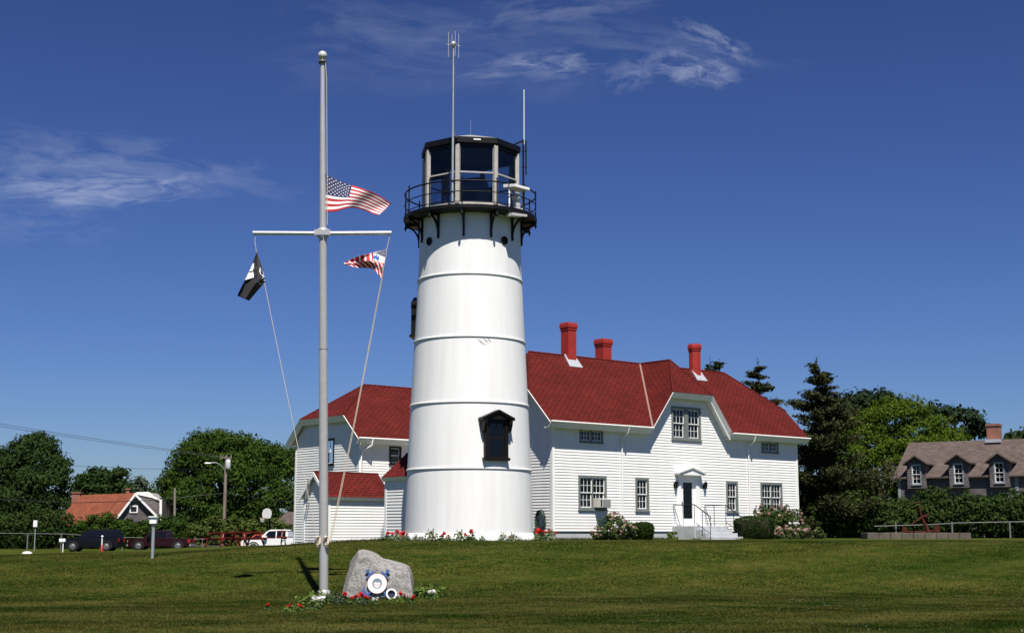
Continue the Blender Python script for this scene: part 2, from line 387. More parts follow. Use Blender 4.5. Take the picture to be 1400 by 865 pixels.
def grassmat():
    m = bpy.data.materials.new('mown_lawn'); m.use_nodes = True; nt = m.node_tree; N = nt.nodes; L = nt.links
    p = N['Principled BSDF']; p.inputs['Roughness'].default_value = .8; p.inputs['Specular IOR Level'].default_value = .03
    tc = N.new('ShaderNodeTexCoord')
    def noise(sc, det, mp):
        q = N.new('ShaderNodeMapping'); q.inputs['Scale'].default_value = mp; q.inputs['Rotation'].default_value = (0, 0, R(14)); L.new(tc.outputs['Object'], q.inputs[0])
        n = N.new('ShaderNodeTexNoise'); n.inputs['Scale'].default_value = sc; n.inputs['Detail'].default_value = det; n.inputs['Roughness'].default_value = .6; L.new(q.outputs[0], n.inputs['Vector']); return n.outputs['Fac']
    a = noise(.30, 6, (1, 1.4, 1)); b = noise(2.2, 5, (1, 1, 1)); c = noise(26, 4, (1, 1, 1)); w = noise(.16, 2, (.25, 1.9, 1))
    r1 = N.new('ShaderNodeValToRGB'); e = r1.color_ramp.elements
    e[0].position = .40; e[0].color = (.0160, .035, .002, 1); e[1].position = .62; e[1].color = (.078, .079, .014, 1)
    k = r1.color_ramp.elements.new(.5); k.color = (.036, .053, .006, 1)
    s1 = N.new('ShaderNodeMath'); s1.operation = 'MULTIPLY_ADD'; L.new(b, s1.inputs[0]); s1.inputs[1].default_value = .45
    s2 = N.new('ShaderNodeMath'); s2.operation = 'MULTIPLY'; L.new(a, s2.inputs[0]); s2.inputs[1].default_value = .38
    s3 = N.new('ShaderNodeMath'); s3.operation = 'MULTIPLY_ADD'; L.new(w, s3.inputs[0]); s3.inputs[1].default_value = .22; L.new(s2.outputs[0], s3.inputs[2])
    L.new(s3.outputs[0], s1.inputs[2]); L.new(s1.outputs[0], r1.inputs[0])
    mr = N.new('ShaderNodeMapRange'); mr.inputs[1].default_value = .3; mr.inputs[2].default_value = .7; mr.inputs[3].default_value = .6; mr.inputs[4].default_value = 1.4; L.new(c, mr.inputs[0])
    mx = N.new('ShaderNodeMix'); mx.data_type = 'RGBA'; mx.blend_type = 'MULTIPLY'; mx.inputs['Factor'].default_value = 1
    L.new(r1.outputs[0], mx.inputs[6]); L.new(mr.outputs[0], mx.inputs[7]); L.new(mx.outputs[2], p.inputs['Base Color'])
    bp = N.new('ShaderNodeBump'); bp.inputs['Strength'].default_value = .6; bp.inputs['Distance'].default_value = .05; L.new(c, bp.inputs['Height']); L.new(bp.outputs[0], p.inputs['Normal'])
    MATS['lawn'] = m; return m
LAWN = grassmat()
def build_ground():
    xs = np.unique(np.concatenate([np.linspace(-2500, -120, 16), np.linspace(-120, -45, 20), np.linspace(-45, 50, 170), np.linspace(50, 140, 20), np.linspace(140, 2500, 16)]))
    ys = np.unique(np.concatenate([np.linspace(-300, 10, 12), np.linspace(10, 70, 130), np.linspace(70, 180, 60), np.linspace(180, 4000, 22)]))
    gx, gy = np.meshgrid(xs, ys); g = ground(gx, gy); n = len(xs)
    V = np.stack([gx.ravel(), gy.ravel(), g.ravel()], 1)
    idx = np.arange(len(V)).reshape(gx.shape)
    Fs = np.stack([idx[:-1, :-1].ravel(), idx[:-1, 1:].ravel(), idx[1:, 1:].ravel(), idx[1:, :-1].ravel()], 1)
    me = bpy.data.meshes.new('lawn_ground'); me.from_pydata(V.tolist(), [], Fs.tolist()); me.materials.append(LAWN)
    me.polygons.foreach_set('use_smooth', [True]*len(me.polygons))
    o = bpy.data.objects.new('lawn_ground', me); COL.objects.link(o); tag(o, kind='structure')
build_ground()

def quads_mesh(name, V, nper, m, parent=None, origin=None, tint=None):
    """V: (n, nper, 3) world-space polygons"""
    n = len(V); o0 = WO[parent.name] if parent is not None else (Vector(origin) if origin is not None else Vector((0, 0, 0)))
    me = bpy.data.meshes.new(name); me.vertices.add(n*nper); me.loops.add(n*nper); me.polygons.add(n)
    me.vertices.foreach_set('co', (V.reshape(-1, 3)-np.array(o0)).ravel()); me.loops.foreach_set('vertex_index', np.arange(n*nper))
    me.polygons.foreach_set('loop_start', np.arange(n)*nper); me.polygons.foreach_set('loop_total', np.full(n, nper))
    if tint is not None:
        a = me.attributes.new('tint', 'FLOAT', 'FACE'); a.data.foreach_set('value', tint.astype(np.float32))
    me.materials.append(m); me.update(); me.validate()
    o = bpy.data.objects.new(name, me); return attach(o, parent, origin)

def sstep_(a, b, x):
    t = np.clip((x-a)/(b-a), 0, 1); return t*t*(3-2*t)
def blades():
    g = np.random.default_rng(5); n = 620000
    Y = 18.5+(49-18.5)*g.random(n)**1.1; X = (g.random(n)*2-1)*(.385*Y+1.0)
    nz = np.sin(X*1.3+np.sin(Y*.9)*2)*np.sin(Y*1.1+X*.3)
    h = (.020+.024*g.random(n))*(1+.2*nz); w = .007+.007*g.random(n)
    z = ground(X, Y)-.004; a = g.random(n)*2*np.pi; par = np.sin((Y*math.cos(R(24))-X*math.sin(R(24)))*math.pi/2.1+1.1*np.sin(X*.23+.4)+.9*np.sin(X*.11-Y*.21)+.5*np.sin(X*.9+Y*.6)); la = np.where(par > g.normal(0, .5, n), R(75), R(255))+g.normal(0, 1.5, n); ll = h*(.7+1.3*g.random(n))
    c = np.stack([X, Y, z], 1); t = np.stack([np.cos(a)*w, np.sin(a)*w, np.zeros(n)], 1)
    top = c+np.stack([np.cos(la)*ll, np.sin(la)*ll, h], 1)
    keep = np.ones(n, bool)
    for (x0, x1, y0, y1) in ((-5.2, -1.9, 31.6, 33.3),): keep &= ~((X > x0) & (X < x1) & (Y > y0) & (Y < y1) & (g.random(n) < .6))
    d2 = (X+1.53)**2+(Y-50)**2; keep &= d2 > 3.0**2
    V = np.stack([c-t, c+t, top], 1)[keep]
    patch = np.full(n, .46); h2 = np.random.default_rng(31)
    for i in range(26):       # irregular drier and lusher patches, drawn out along the mowing direction
        f_ = .25*1.16**i; th = R(14)+h2.normal(0, .25); ph = h2.random(2)*6.28
        U = X*math.cos(th)+Y*math.sin(th); W_ = -X*math.sin(th)+Y*math.cos(th)
        patch = patch+.12*(.45 if i < 6 else 1.0 if i < 15 else .8)*np.sin(U*f_*.8+ph[0]+.9*np.sin(W_*f_*.6+i))*np.sin(W_*f_*1.15+ph[1]+.8*np.sin(U*f_*.3))
    dry_lift = sstep_(28.5, 21.0, Y)*(.75+.35*np.sin(X*.8+np.sin(Y*.9)*1.3)*np.sin(Y*.7+X*.15))  # browner near grass, its tint also raised to offset the darker shading there
    ti = np.clip(patch+.26*dry_lift+.025*np.tanh(par*1.5)+g.normal(0, .13, n), 0, 1)[keep]
    # longer uncut grass left along the walls by the mower
    E_ = []; hx = np.random.default_rng(17)
    def edge(p, q, k, w_=.12, hh=.11):
        t_ = hx.random(k); pts = np.outer(1-t_, p)+np.outer(t_, q)+hx.normal(0, w_, (k, 2)); E_.append((pts, hx.random(k)*hh+.03))
    fr2 = lambda a, b_: np.array([1.66+math.sin(R(49.9))*a-math.cos(R(49.9))*b_, 57.5+math.cos(R(49.9))*a+math.sin(R(49.9))*b_])
    edge(fr2(0, -.12), fr2(7, -.12), 2600); edge(fr2(9.3, -.12), fr2(15.9, -.12), 1500); edge(fr2(-8.05, 4.2), fr2(-5.2, 4.2), 1600); edge(fr2(-8.2, -1.2), fr2(-8.2, .5), 900); edge(fr2(-8.3, 3.9), fr2(-8.3, 6.6), 1000); edge(fr2(7.0, -1.4), fr2(9.4, -2.4), 700)
    aa = hx.random(2600)*6.28; E_.append((np.stack([-1.53+2.42*np.cos(aa), 50+2.42*np.sin(aa)], 1)+hx.normal(0, .08, (2600, 2)), hx.random(2600)*.09+.03))
    edge(np.array([-4.5, 33.95]), np.array([-4.45, 34.05]), 500, .14, .12); edge(np.array([-4.2, 32.75]), np.array([-2.3, 32.8]), 900, .10, .10)
    pe = np.concatenate([q[0] for q in E_]); he = np.concatenate([q[1] for q in E_]); ne = len(pe); ae = hx.random(ne)*6.28
    ce = np.stack([pe[:, 0], pe[:, 1], ground(pe[:, 0], pe[:, 1])-.005], 1); te = np.stack([np.cos(ae), np.sin(ae), ae*0], 1)*.010
    V = np.concatenate([V, np.stack([ce-te, ce+te, ce+np.stack([hx.normal(0, .03, ne), hx.normal(0, .03, ne), he], 1)], 1)]); ti = np.concatenate([ti, np.clip(hx.normal(.4, .2, ne), 0, 1)])
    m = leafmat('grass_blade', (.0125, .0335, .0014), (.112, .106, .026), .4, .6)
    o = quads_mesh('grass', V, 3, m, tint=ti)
    tag(o, 'short mown olive green lawn grass with drier yellowish patches', 'grass', kind='stuff')
blades()
def clover():
    g = np.random.default_rng(6); n = 420; cl_ = np.stack([g.uniform(-13, 16, 26), g.uniform(21, 44, 26)], 1)
    c = cl_[g.integers(26, size=n)]+g.normal(0, 1, (n, 2))*np.array([1.1, 1.0]); z = ground(c[:, 0], c[:, 1])+.035
    C = np.stack([c[:, 0], c[:, 1], z], 1); r_ = .010+.008*g.random((n, 1)); k = np.arange(5)*2*math.pi/5
    V = C[:, None, :]+np.stack([np.cos(k), np.sin(k), 0*k], 1)[None]*r_[:, :, None]; V[:, 0, 2] += .012; V[:, 2, 2] -= .006
    tag(quads_mesh('clover_flowers', V, 5, mat('clover_white', (.5, .5, .44), .8, .1, 20)), 'tiny pale clover flowers scattered over the mown lawn', 'clover', kind='stuff')
clover()
pm = MB()
for i in range(24):
    a = at(-40+i*3.6, 754, 70)
    x0 = -40+i*.95; x1 = x0+.95
    y = lambda x, e: 88+e+.05*(x+20)
    pm.face([(x0, y(x0, -2), gz(x0, y(x0, -2))+.012), (x1, y(x1, -2), gz(x1, y(x1, -2))+.012), (x1, y(x1, 1), gz(x1, y(x1, 1))+.012), (x0, y(x0, 1), gz(x0, y(x0, 1))+.012)])
    if x1 > -26.6: break
tag(pm.build('path', mat('pale_path', (.22, .22, .21), .9, .15, 2)), kind='structure')

# ------------------------------------------------------------------ LIGHTHOUSE
TC = Vector((-1.534, 50.0, 0))
camdir = math.atan2(-TC.y, -TC.x)             # direction from the tower to the camera
def tang(deg): return camdir+R(deg)           # + = to the right in the photo
def tow(r, deg, z):
    t = tang(deg); return Vector((TC.x+r*math.cos(t), TC.y+r*math.sin(t), z))
PROF = [(2.33, 1.30), (2.30, 1.40), (2.282, 1.6), (2.215, 3.84), (2.12, 6.13), (2.005, 8.43), (1.90, 10.68), (1.868, 11.7), (1.85, 12.86)]
def rad(z): return float(np.interp(z, [p[1] for p in PROF], [p[0] for p in PROF]))
LH = thing('lighthouse', (TC.x, TC.y, 1.3), 'tall round white lighthouse tower with black gallery and glazed lantern', 'lighthouse')
def towerframe(deg, tilt=True):
    """P(u,z,d): u to the right along the surface, d outward"""
    t = tang(deg); o = Vector((math.cos(t), math.sin(t), 0)); r = Vector((-math.sin(t), math.cos(t), 0))
    def P(u, z, d, rz=None):
        return Vector((TC.x, TC.y, 0))+o*(rad(z)+d)+r*u+Vector((0, 0, z))
    def Pv(z0):
        r0 = rad(z0)
        return lambda u, z, d: Vector((TC.x, TC.y, 0))+o*(r0+d)+r*u+Vector((0, 0, z))
    return Pv
b = MB()
pr = []
zz = np.concatenate([[1.30], np.linspace(1.42, 12.86, 60)])
b.lathe((TC.x, TC.y, 0), [(rad(z), z) for z in zz], 128)
b.build('tower_wall', TOWERW, LH)
for z in (3.82, 6.11, 8.41, 10.66):
    b = MB(); r = rad(z); b.lathe((TC.x, TC.y, 0), [(r-.02, z+.035), (r+.022, z+.032), (r+.034, z+.02), (r+.034, z-.025), (r+.022, z-.036), (r-.02, z-.04)], 128)
    b.build('belt', TOWERW, LH)
b = MB(); r = rad(12.03); b.lathe((TC.x, TC.y, 0), [(r-.02, 12.05), (r+.014, 12.045), (r+.014, 12.02), (r-.02, 12.015)], 128); b.build('belt', TOWERW, LH)
b = MB(); b.lathe((TC.x, TC.y, 0), [(rad(1.5)-.02, 1.62), (rad(1.5)+.02, 1.60), (rad(1.4)+.05, 1.30)], 96); b.build('plinth', TRIM, LH)
# gallery
A0 = -7.0
b = MB(); n = 48
b.lathe((TC.x, TC.y, 0), [(1.5, 12.86), (2.40, 12.86), (2.455, 12.90), (2.455, 13.02), (1.2, 13.03)], 48, smooth=False)
b.build('gallery_deck', BLACK, LH)
RT, RM = 13.88, 13.49
b = MB()
for z, rr in ((RT, .028), (RM, .018), (13.12, .016)):
    pts = [tow(2.41, a, z) for a in range(0, 361, 6)]; b.tube(pts, rr, 6, cap=False)
rail = b.build('railing', BLACK, LH)
for k in range(12):
    a = A0+30*k
    b = MB(); b.tube([tow(2.41, a, 12.75), tow(2.41, a, 13.98)], .026, 6); b.lathe(tow(2.41, a, 13.98), [(.001, .07), (.035, .03), (.03, 0), (.0, 0)], 6)
    b.lathe(tow(2.41, a, 12.72), [(.0, -.14), (.04, -.04), (.05, .03), (.0, .05)], 6)
    b.build('post', BLACK, rail)
for k in range(12):
    a = A0+30*k
    b = MB(); t = tang(a); o = Vector((math.cos(t), math.sin(t), 0)); s = Vector((-math.sin(t), math.cos(t), 0))*.03; base = Vector((TC.x, TC.y, 0))
    r0 = rad(12.4)
    def Q(r, z): return base+o*r+Vector((0, 0, z))
    # vertical leg, top arm and a curved brace
    arc = [Q(r0+.03+.52*(1-math.cos(x)), 12.10+.66*math.sin(x)) for x in np.linspace(0, math.pi/2, 8)]
    for p, q in zip(arc, arc[1:]):
        d = (q-p).normalized(); nn = d.cross(s.normalized())*.035
        b.hexa([p-s-nn, p+s-nn, q+s-nn, q-s-nn, p-s+nn, p+s+nn, q+s+nn, q-s+nn])
    p0, p1 = Q(r0+.035, 11.98), Q(r0+.035, 12.85); w = o*.04
    b.hexa([p0-s-w, p0+s-w, p0+s+w, p0-s+w, p1-s-w, p1+s-w, p1+s+w, p1-s+w])
    p0, p1 = Q(r0, 12.82), Q(2.42, 12.82); w = Vector((0, 0, .037))
    b.hexa([p0-s-w, p0+s-w, p1+s-w, p1-s-w, p0-s+w, p0+s+w, p1+s+w, p1-s+w])
    b.build('bracket', BLACK, LH)
for a in (-51, 40.5, 129, -141):
    b = MB(); t = tang(a); P = towerframe(a)(11.93)
    pts = [P(.125*math.cos(x), 11.93+.125*math.sin(x), .03) for x in np.linspace(0, 2*math.pi, 25)]
    b.tube(pts, .03, 6, cap=False)
    b.face([P(.125*math.cos(x), 11.93+.125*math.sin(x), .015) for x in np.linspace(0, 2*math.pi, 20)[:-1]])
    b.build('porthole', BLACK, LH)
# lantern room: octagon, vertices at -15+45k
LV = [-15+45*k for k in range(8)]; LR = 1.78
def lv(k, r, z): return tow(r, LV[k % 8], z)
b = MB()
b.lathe((TC.x, TC.y, 0), [(LR+.05, 13.02), (LR+.05, 13.20), (LR-.1, 13.20)], 8, smooth=False, a0=tang(-15))
b.build('lantern_sill', GREYPOST, LH)
b = MB(); b.lathe((TC.x, TC.y, 0), [(LR-.1, 15.30), (LR+.03, 15.30), (LR+.03, 15.46), (LR-.1, 15.46)], 8, smooth=False, a0=tang(-15)); b.build('lantern_head', BLACK, LH)
for k in range(8):
    b = MB(); t = tang(LV[k]); o = Vector((math.cos(t), math.sin(t), 0)); s = Vector((-math.sin(t), math.cos(t), 0))
    p = Vector((TC.x, TC.y, 0))+o*LR; w = s*.085; d = o*.07
    b.hexa([p-w-d+Vector((0, 0, 13.2)), p+w-d+Vector((0, 0, 13.2)), p+w*.85+d+Vector((0, 0, 13.2)), p-w*.85+d+Vector((0, 0, 13.2)), p-w-d+Vector((0, 0, 15.38)), p+w-d+Vector((0, 0, 15.38)), p+w*.85+d+Vector((0, 0, 15.38)), p-w*.85+d+Vector((0, 0, 15.38))])
    b.build('lantern_post', GREYPOST, LH, bevel=.012)
    b = MB(); b.bar(lv(k, LR, 14.37), lv(k+1, LR, 14.37), .05, .05); b.build('transom', GREYPOST, LH)
    b = MB(); b.bar(lv(k, LR-.01, 13.24), lv(k+1, LR-.01, 13.24), .06, .07); b.build('bottom_rail', GREYPOST, LH)
    b = MB(); b.face([lv(k, LR-.02, 13.2), lv(k+1, LR-.02, 13.2), lv(k+1, LR-.02, 15.38), lv(k, LR-.02, 15.38)]); b.build('lantern_pane', LGLASS, LH)
b = MB(); b.lathe((TC.x, TC.y, 0), [(LR-.15, 15.44), (1.90, 15.44), (1.90, 15.62), (1.87, 15.65)], 8, smooth=False, a0=tang(-15)); b.build('roof_fascia', BLACK, LH)
b = MB(); b.lathe((TC.x, TC.y, 0), [(1.90, 15.645), (.08, 16.20), (.0, 16.21)], 8, smooth=False, a0=tang(-15)); b.build('lantern_roof', mat('pale_roof_metal', (.27, .265, .27), .6, .1, 3), LH)
b = MB(); b.tube([TC+Vector((0, 0, 16.1)), TC+Vector((0, 0, 16.8))], .007, 5); b.build('lightning_rod', GALV, LH)
b = MB()
b.lathe((TC.x, TC.y, 0), [(LR-.2, 15.40), (.0, 15.42)], 8, smooth=False, a0=tang(-15)); b.build('lantern_ceiling', DARKIN, LH)
for zc, a in ((13.115, 7.5), (15.55, 7.5)):
    b = MB(); p0 = tow(1.80 if zc < 14 else 1.762, a, zc); t = tang(a); s = Vector((-math.sin(t), math.cos(t), 0)); o = Vector((math.cos(t), math.sin(t), 0))
    p0 = Vector((TC.x, TC.y, 0))+o*((LR+.05 if zc < 14 else 1.90)*math.cos(R(22.5))+.012)+Vector((0, 0, zc))
    b.bar(p0-s*.13, p0+s*.13, .03, .05); b.build('lamp_fitting', TRIM, LH)
# hooded windows of the tower
def hooded(deg, z0, z1, hw, dep=.30):
    P = towerframe(deg)((z0+z1)/2)
    f = MB()
    f.box(-hw, -hw+.13, z0, z1, -.2, .13, P); f.box(hw-.13, hw, z0, z1, -.2, .13, P); f.box(-hw+.13, hw-.13, z1-.16, z1, -.2, .13, P)
    f.box(-hw-.05, hw+.05, z0-.10, z0, -.2, .18, P); f.box(-hw+.13, hw-.13, z0, z0+.07, -.2, .11, P)
    W = f.build('window', BROWNBLK, LH)
    h = MB(); e = .17
    zr = z1+.30; ze = z1+.02
    for sg in (-1, 1):
        a0, a1 = 0, sg*(hw+e)
        h.hexa([P(a0, zr-.09, -.15), P(a1, ze-.09, -.15), P(a1, ze-.09, dep), P(a0, zr-.09, dep), P(a0, zr, -.15), P(a1, ze, -.15), P(a1, ze, dep+.02), P(a0, zr, dep+.02)])
        x0, x1 = sorted((sg*(hw-.02), sg*(hw+.10)))
        h.prism([(x0, ze-.08), (x1, ze-.08), (x1, ze-.45), (x0, ze-.45)], P, -.1, .10)
        h.prism([(0, 0), (dep*.8, 0), (dep*.75, -.14), (dep*.45, -.38), (0, -.44)], lambda d, z, u: P(u, ze-.06+z, d+.05), x0+.004, x1-.004)
    h.prism([(-hw-e+.06, ze-.05), (hw+e-.06, ze-.05), (0, zr-.05)], P, -.1, dep-.06)
    h.build('hood', BROWNBLK, W)
    s = MB(); zm = (z0+z1)/2+.02
    s.box(-hw+.13, hw-.13, zm-.035, zm+.035, .02, .085, P)
    for sg in (-1, 1): s.box(min(sg*(hw-.13), sg*(hw-.19)), max(sg*(hw-.13), sg*(hw-.19)), z0+.07, z1-.16, .02, .08, P)
    s.box(-.012, .012, zm, z1-.16, .03, .08, P)
    s.build('sash', BROWNBLK, W)
    g = MB(); g.face([P(-hw+.13, z0+.07, .07), P(hw-.13, z0+.07, .07), P(hw-.13, z1-.16, .07), P(-hw+.13, z1-.16, .07)]); g.build('pane', glass('dark_glass', (.1, .11, .12)), W)
    g = MB(); g.face([P(-hw+.1, z0+.03, .052), P(hw-.1, z0+.03, .052), P(hw-.1, z1-.1, .052), P(-hw+.1, z1-.1, .052)]); g.build('window_recess', DARKIN, W)
hooded(24.5, 4.18, 5.52, .44)
hooded(-99, 8.72, 9.85, .40, .09)
# scraped patch of paint under a belt
b = MB(); P = towerframe(16.5)(8.2)
rr = random.Random(3)
for x, z, l, a, w in ((-.22, 8.24, .24, -38, .035), (-.02, 8.26, .3, -40, .05), (.12, 8.27, .26, -45, .045), (-.06, 8.12, .22, -4, .022), (-.16, 8.17, .2, -20, .03)):
    ca, sa = math.cos(R(a)), math.sin(R(a))
    q = [(x-l/2*ca, z-l/2*sa), (x-sa*w*-.5, z-ca*w*.5), (x+l/2*ca, z+l/2*sa), (x+sa*w*-.5, z+ca*w*.5)]
    b.face([Pq for Pq in [Vector((TC.x, TC.y, 0))+Vector((math.cos(tang(16.5+R_/rad(u_[1])*57.3)), math.sin(tang(16.5+R_/rad(u_[1])*57.3)), 0))*(rad(u_[1])+.006)+Vector((0, 0, u_[1])) for u_ in q for R_ in [u_[0]]]])
b.build('paint_scrape', mat('scraped_metal', (.36, .34, .31), .7, .3, 20), LH)

# things on the tower top
bt = thing('beacon', (TC.x, TC.y, 13.03), 'dark rotating beacon drum on a pedestal inside the lantern room', 'lamp')
b = MB(); b.lathe((TC.x, TC.y, 13.03), [(.5, 0), (.5, .1), (.22, .2), (.22, .75)], 20, cap=True); b.build('pedestal', mat('dark_grey_metal', (.05, .05, .055), .5, .2, 4), bt)
b = MB()
ax = Vector((math.cos(tang(70)), math.sin(tang(70)), 0)); bx = Vector((-ax.y, ax.x, 0)); c0 = Vector((TC.x, TC.y, 14.15))
b.lathe(c0, [(.0, -.62), (.33, -.6), (.42, -.5), (.42, .5), (.33, .6), (.0, .62)], 24, P=lambda q: c0+ax*q.z+bx*q.x+Vector((0, 0, q.y)))
b.build('lamp_drum', mat('dark_drum', (.06, .07, .09), .35, .2, 4), bt)
b = MB(); b.box(-.35, .35, -.2, .2, 13.04, 14.0, lambda x, y, z: tow(.95, 35, 0)+Vector((x, y, z))); o = b.build('equipment_cabinet', mat('dark_blue_cabinet', (.04, .06, .09), .5, .2, 3), None, tow(.95, 35, 13.04), bevel=.02); tag(o, 'dark blue-grey cabinet standing on the lantern room floor', 'cabinet')
aA = thing('radio_antenna', tow(2.36, -15.5, 13.03), 'tall grey antenna mast topped by upright dipole rods on lighthouse gallery', 'antenna', 'antennas on top of the lighthouse')
b = MB(); base = tow(2.36, -15.5, 0); zt = at(619, 62, base.y).z
b.tube([base+Vector((0, 0, 13.03)), base+Vector((0, 0, 15.72))], .045, 8); b.tube([base+Vector((0, 0, 15.7)), base+Vector((0, 0, zt))], .034, 8)
b.bar(base+Vector((0, 0, 15.6)), tow(1.9, -15.5, 15.6), .05, .05)
b.build('mast', GALV, aA)
b = MB(); b.lathe(base+Vector((0, 0, zt)), [(.02, -.14), (.10, -.02), (.12, .06), (.06, .13), (.0, .14)], 10)
for k in range(4):
    a = k*math.pi/2+.35; e = base+Vector((math.cos(a)*.20, math.sin(a)*.20, zt)); b.tube([base+Vector((0, 0, zt)), base+Vector((math.cos(a)*.26, math.sin(a)*.26, zt))], .012, 5)
b.build('hub', ALU, aA)
for k in range(4):
    a = k*math.pi/2+.35; e = base+Vector((math.cos(a)*.19, math.sin(a)*.19, zt)); b = MB(); b.tube([e-Vector((0, 0, .46)), e+Vector((0, 0, .46))], .014, 5); b.build('dipole_rod', ALU, aA)
aB = thing('whip_antenna', tow(1.98, 78, 13.03), 'short white whip antenna on a dark bracketed pipe beside the lantern', 'antenna', 'antennas on top of the lighthouse')
b = MB(); base = tow(1.98, 78, 0); zt = at(710, 123, base.y).z
b.tube([base+Vector((.03, 0, 15.75)), base+Vector((.03, 0, zt))], .026, 8); b.build('whip', mat('pale_fibreglass', (.55, .56, .57), .5, .05, 5), aB)
b = MB(); b.tube([base+Vector((0, 0, 13.0)), base+Vector((-.0, 0, 15.95))], .04, 6); b.tube([base+Vector((.1, 0, 14.6)), base+Vector((.1, 0, 15.9))], .028, 6); b.bar(base+Vector((0, 0, 15.9)), base+Vector((-.34, .1, 15.78)), .05, .05)
for z in (13.5, 14.2, 14.9, 15.5): b.bar(base+Vector((-.06, 0, z)), base+Vector((.14, 0, z)), .03, .03)
b.build('pipe', BLACK, aB)
eq = thing('equipment_stand', tow(2.3, 45, 13.03), 'white instrument stand under a sloping cover at the gallery edge', 'instrument')
def EP(u, z, d): t = tang(45); o = Vector((math.cos(t), math.sin(t), 0)); s = Vector((-math.sin(t), math.cos(t), 0)); return Vector((TC.x, TC.y, 0))+o*(2.22+d)+s*u+Vector((0, 0, z))
b = MB(); b.hexa([EP(-.42, 13.78, -.15), EP(.36, 13.74, -.15), EP(.36, 13.72, .42), EP(-.42, 13.72, .42), EP(-.42, 13.90, -.15), EP(.36, 13.88, -.15), EP(.36, 13.82, .42), EP(-.42, 13.82, .42)]); b.build('cover', TRIM, eq, bevel=.01)
b = MB()
for u in (-.36, .30): b.bar(EP(u, 12.85, .1), EP(u, 13.76, .1), .05, .05)
b.bar(EP(-.36, 12.95, .1), EP(.3, 12.95, .1), .05, .05); b.bar(EP(-.36, 13.7, .1), EP(.3, 12.98, .1), .035, .035); b.build('frame', TRIM, eq)
b = MB(); c0 = EP(-.02, 13.42, .12); b.lathe(c0, [(.0, -.16), (.1, -.14), (.17, 0), (.15, .12), (.0, .2)], 14); b.box(-.1, .1, 13.0, 13.25, .02, .2, EP); b.build('instrument_head', mat('pale_grey_instrument', (.5, .5, .5), .5, .1, 5), eq)
b = MB(); b.hexa([EP(-.42, 12.70, -.02), EP(.35, 12.78, -.02), EP(.35, 12.78, .30), EP(-.42, 12.70, .30), EP(-.42, 12.80, -.02), EP(.35, 12.86, -.02), EP(.35, 12.86, .30), EP(-.42, 12.80, .30)]); b.build('tray', mat('pale_grey_instrument', (.5, .5, .5), .5, .1, 5), eq)

# ------------------------------------------------------------------ KEEPER'S HOUSE (frame: a along the facade, b back, z up)
PHI = R(49.9); HU = Vector((math.sin(PHI), math.cos(PHI), 0)); HV = Vector((-math.cos(PHI), math.sin(PHI), 0)); HO = Vector((1.66, 57.5, 0))
def H(a, b_, z): return HO+HU*a+HV*b_+Vector((0, 0, z))
front = lambda u, z, d: H(u, -d, z)
leftg = lambda u, z, d: H(-d, u, z)
HW, HD = 15.9, 5.7
H2 = lambda u, z, d: H(u, d, z)
house = thing('keepers_house', H(8, 2.8, 1.4), 'long white clapboard house with red shingle roof and centre gable', 'house')
WIN = [(1.43, 3.06, 2.6, 4.02, 2), (4.79, 5.62, 2.58, 4.01, 1), (10.68, 11.49, 2.58, 3.99, 1), (13.11, 14.70, 2.6, 4.0, 2)]
UPW = [(1.53, 2.88, 5.42, 5.96, 2), (13.28, 14.50, 5.42, 5.96, 2)]
DW = (7.12, 9.05, 5.77, 7.24)
DOOR = (7.62, 8.62, 1.98, 4.02)
b = MB()
holes = [w[:4] for w in WIN]+[w[:4] for w in UPW]+[DW, DOOR]
siding(b, front, [[(.09, 1.7), (HW-.09, 1.7), (HW-.09, 6.5), (.09, 6.5)], [(5.80, 6.5), (10.4, 6.5), (9.45, 7.74), (6.75, 7.74)]], holes)
siding(b, leftg, [[(.09, 1.7), (HD-.09, 1.7), (HD-.09, 6.5), (4.72, 7.46), (.98, 7.46), (.09, 6.5)]], [])
# plain rear and right walls
b.face([H(HW, 0, 1.7), H(HW, HD, 1.7), H(HW, HD, 6.5), H(HW, 4.7, 7.46), H(HW, 1, 7.46), H(HW, 0, 6.5)]); b.face([H(0, HD, 1.7), H(HW, HD, 1.7), H(HW, HD, 6.5), H(0, HD, 6.5)])
b.build('wall', WHITE, house)
b = MB(); b.box(.03, HW-.03, .03, HD-.03, .9, 1.69, H); b.build('foundation', CONC, house)
for (a0, a1) in ((-.03, .09), (HW-.09, HW+.03)):
    b = MB(); b.box(a0, a1, 1.68, 6.45, -.04, .1, H2); b.build('corner_board', TRIM, house)
# roof
o_ = .45; zE = 6.18; zR = 9.48; rv = 2.85; L_, R_ = -.5, HW+.46
zj = zE+(.95+o_)
dA, dB = 6.8, 9.4; dz_ = 7.83; vF = .95; dl, dr = 5.5, 10.7
polys = [
 [(L_, -o_, zE), (dl, -o_, zE), (8.1, rv, zR), (1.2, rv, zR), (L_, .95, zj)],
 [(dr, -o_, zE), (R_, -o_, zE), (R_, .95, zj), (14.0, rv, zR), (8.1, rv, zR)],
 [(L_, HD+o_, zE), (L_, HD-.95, zj), (1.2, rv, zR), (8.1, rv, zR), (14.0, rv, zR), (R_, HD-.95, zj), (R_, HD+o_, zE)],
 [(L_, HD-.95, zj), (L_, .95, zj), (1.2, rv, zR)],
 [(R_, .95, zj), (R_, HD-.95, zj), (14.0, rv, zR)],
 [(dl, -o_, zE), (dA, -o_, dz_), (8.1, vF, zR), (8.1, rv, zR)],
 [(dA, -o_, dz_), (dB, -o_, dz_), (8.1, vF, zR)],
 [(dB, -o_, dz_), (dr, -o_, zE), (8.1, rv, zR), (8.1, vF, zR)]]
roof = roofslab([[H(*p) for p in q] for q in polys], .07, ROOF, TRIM, house)
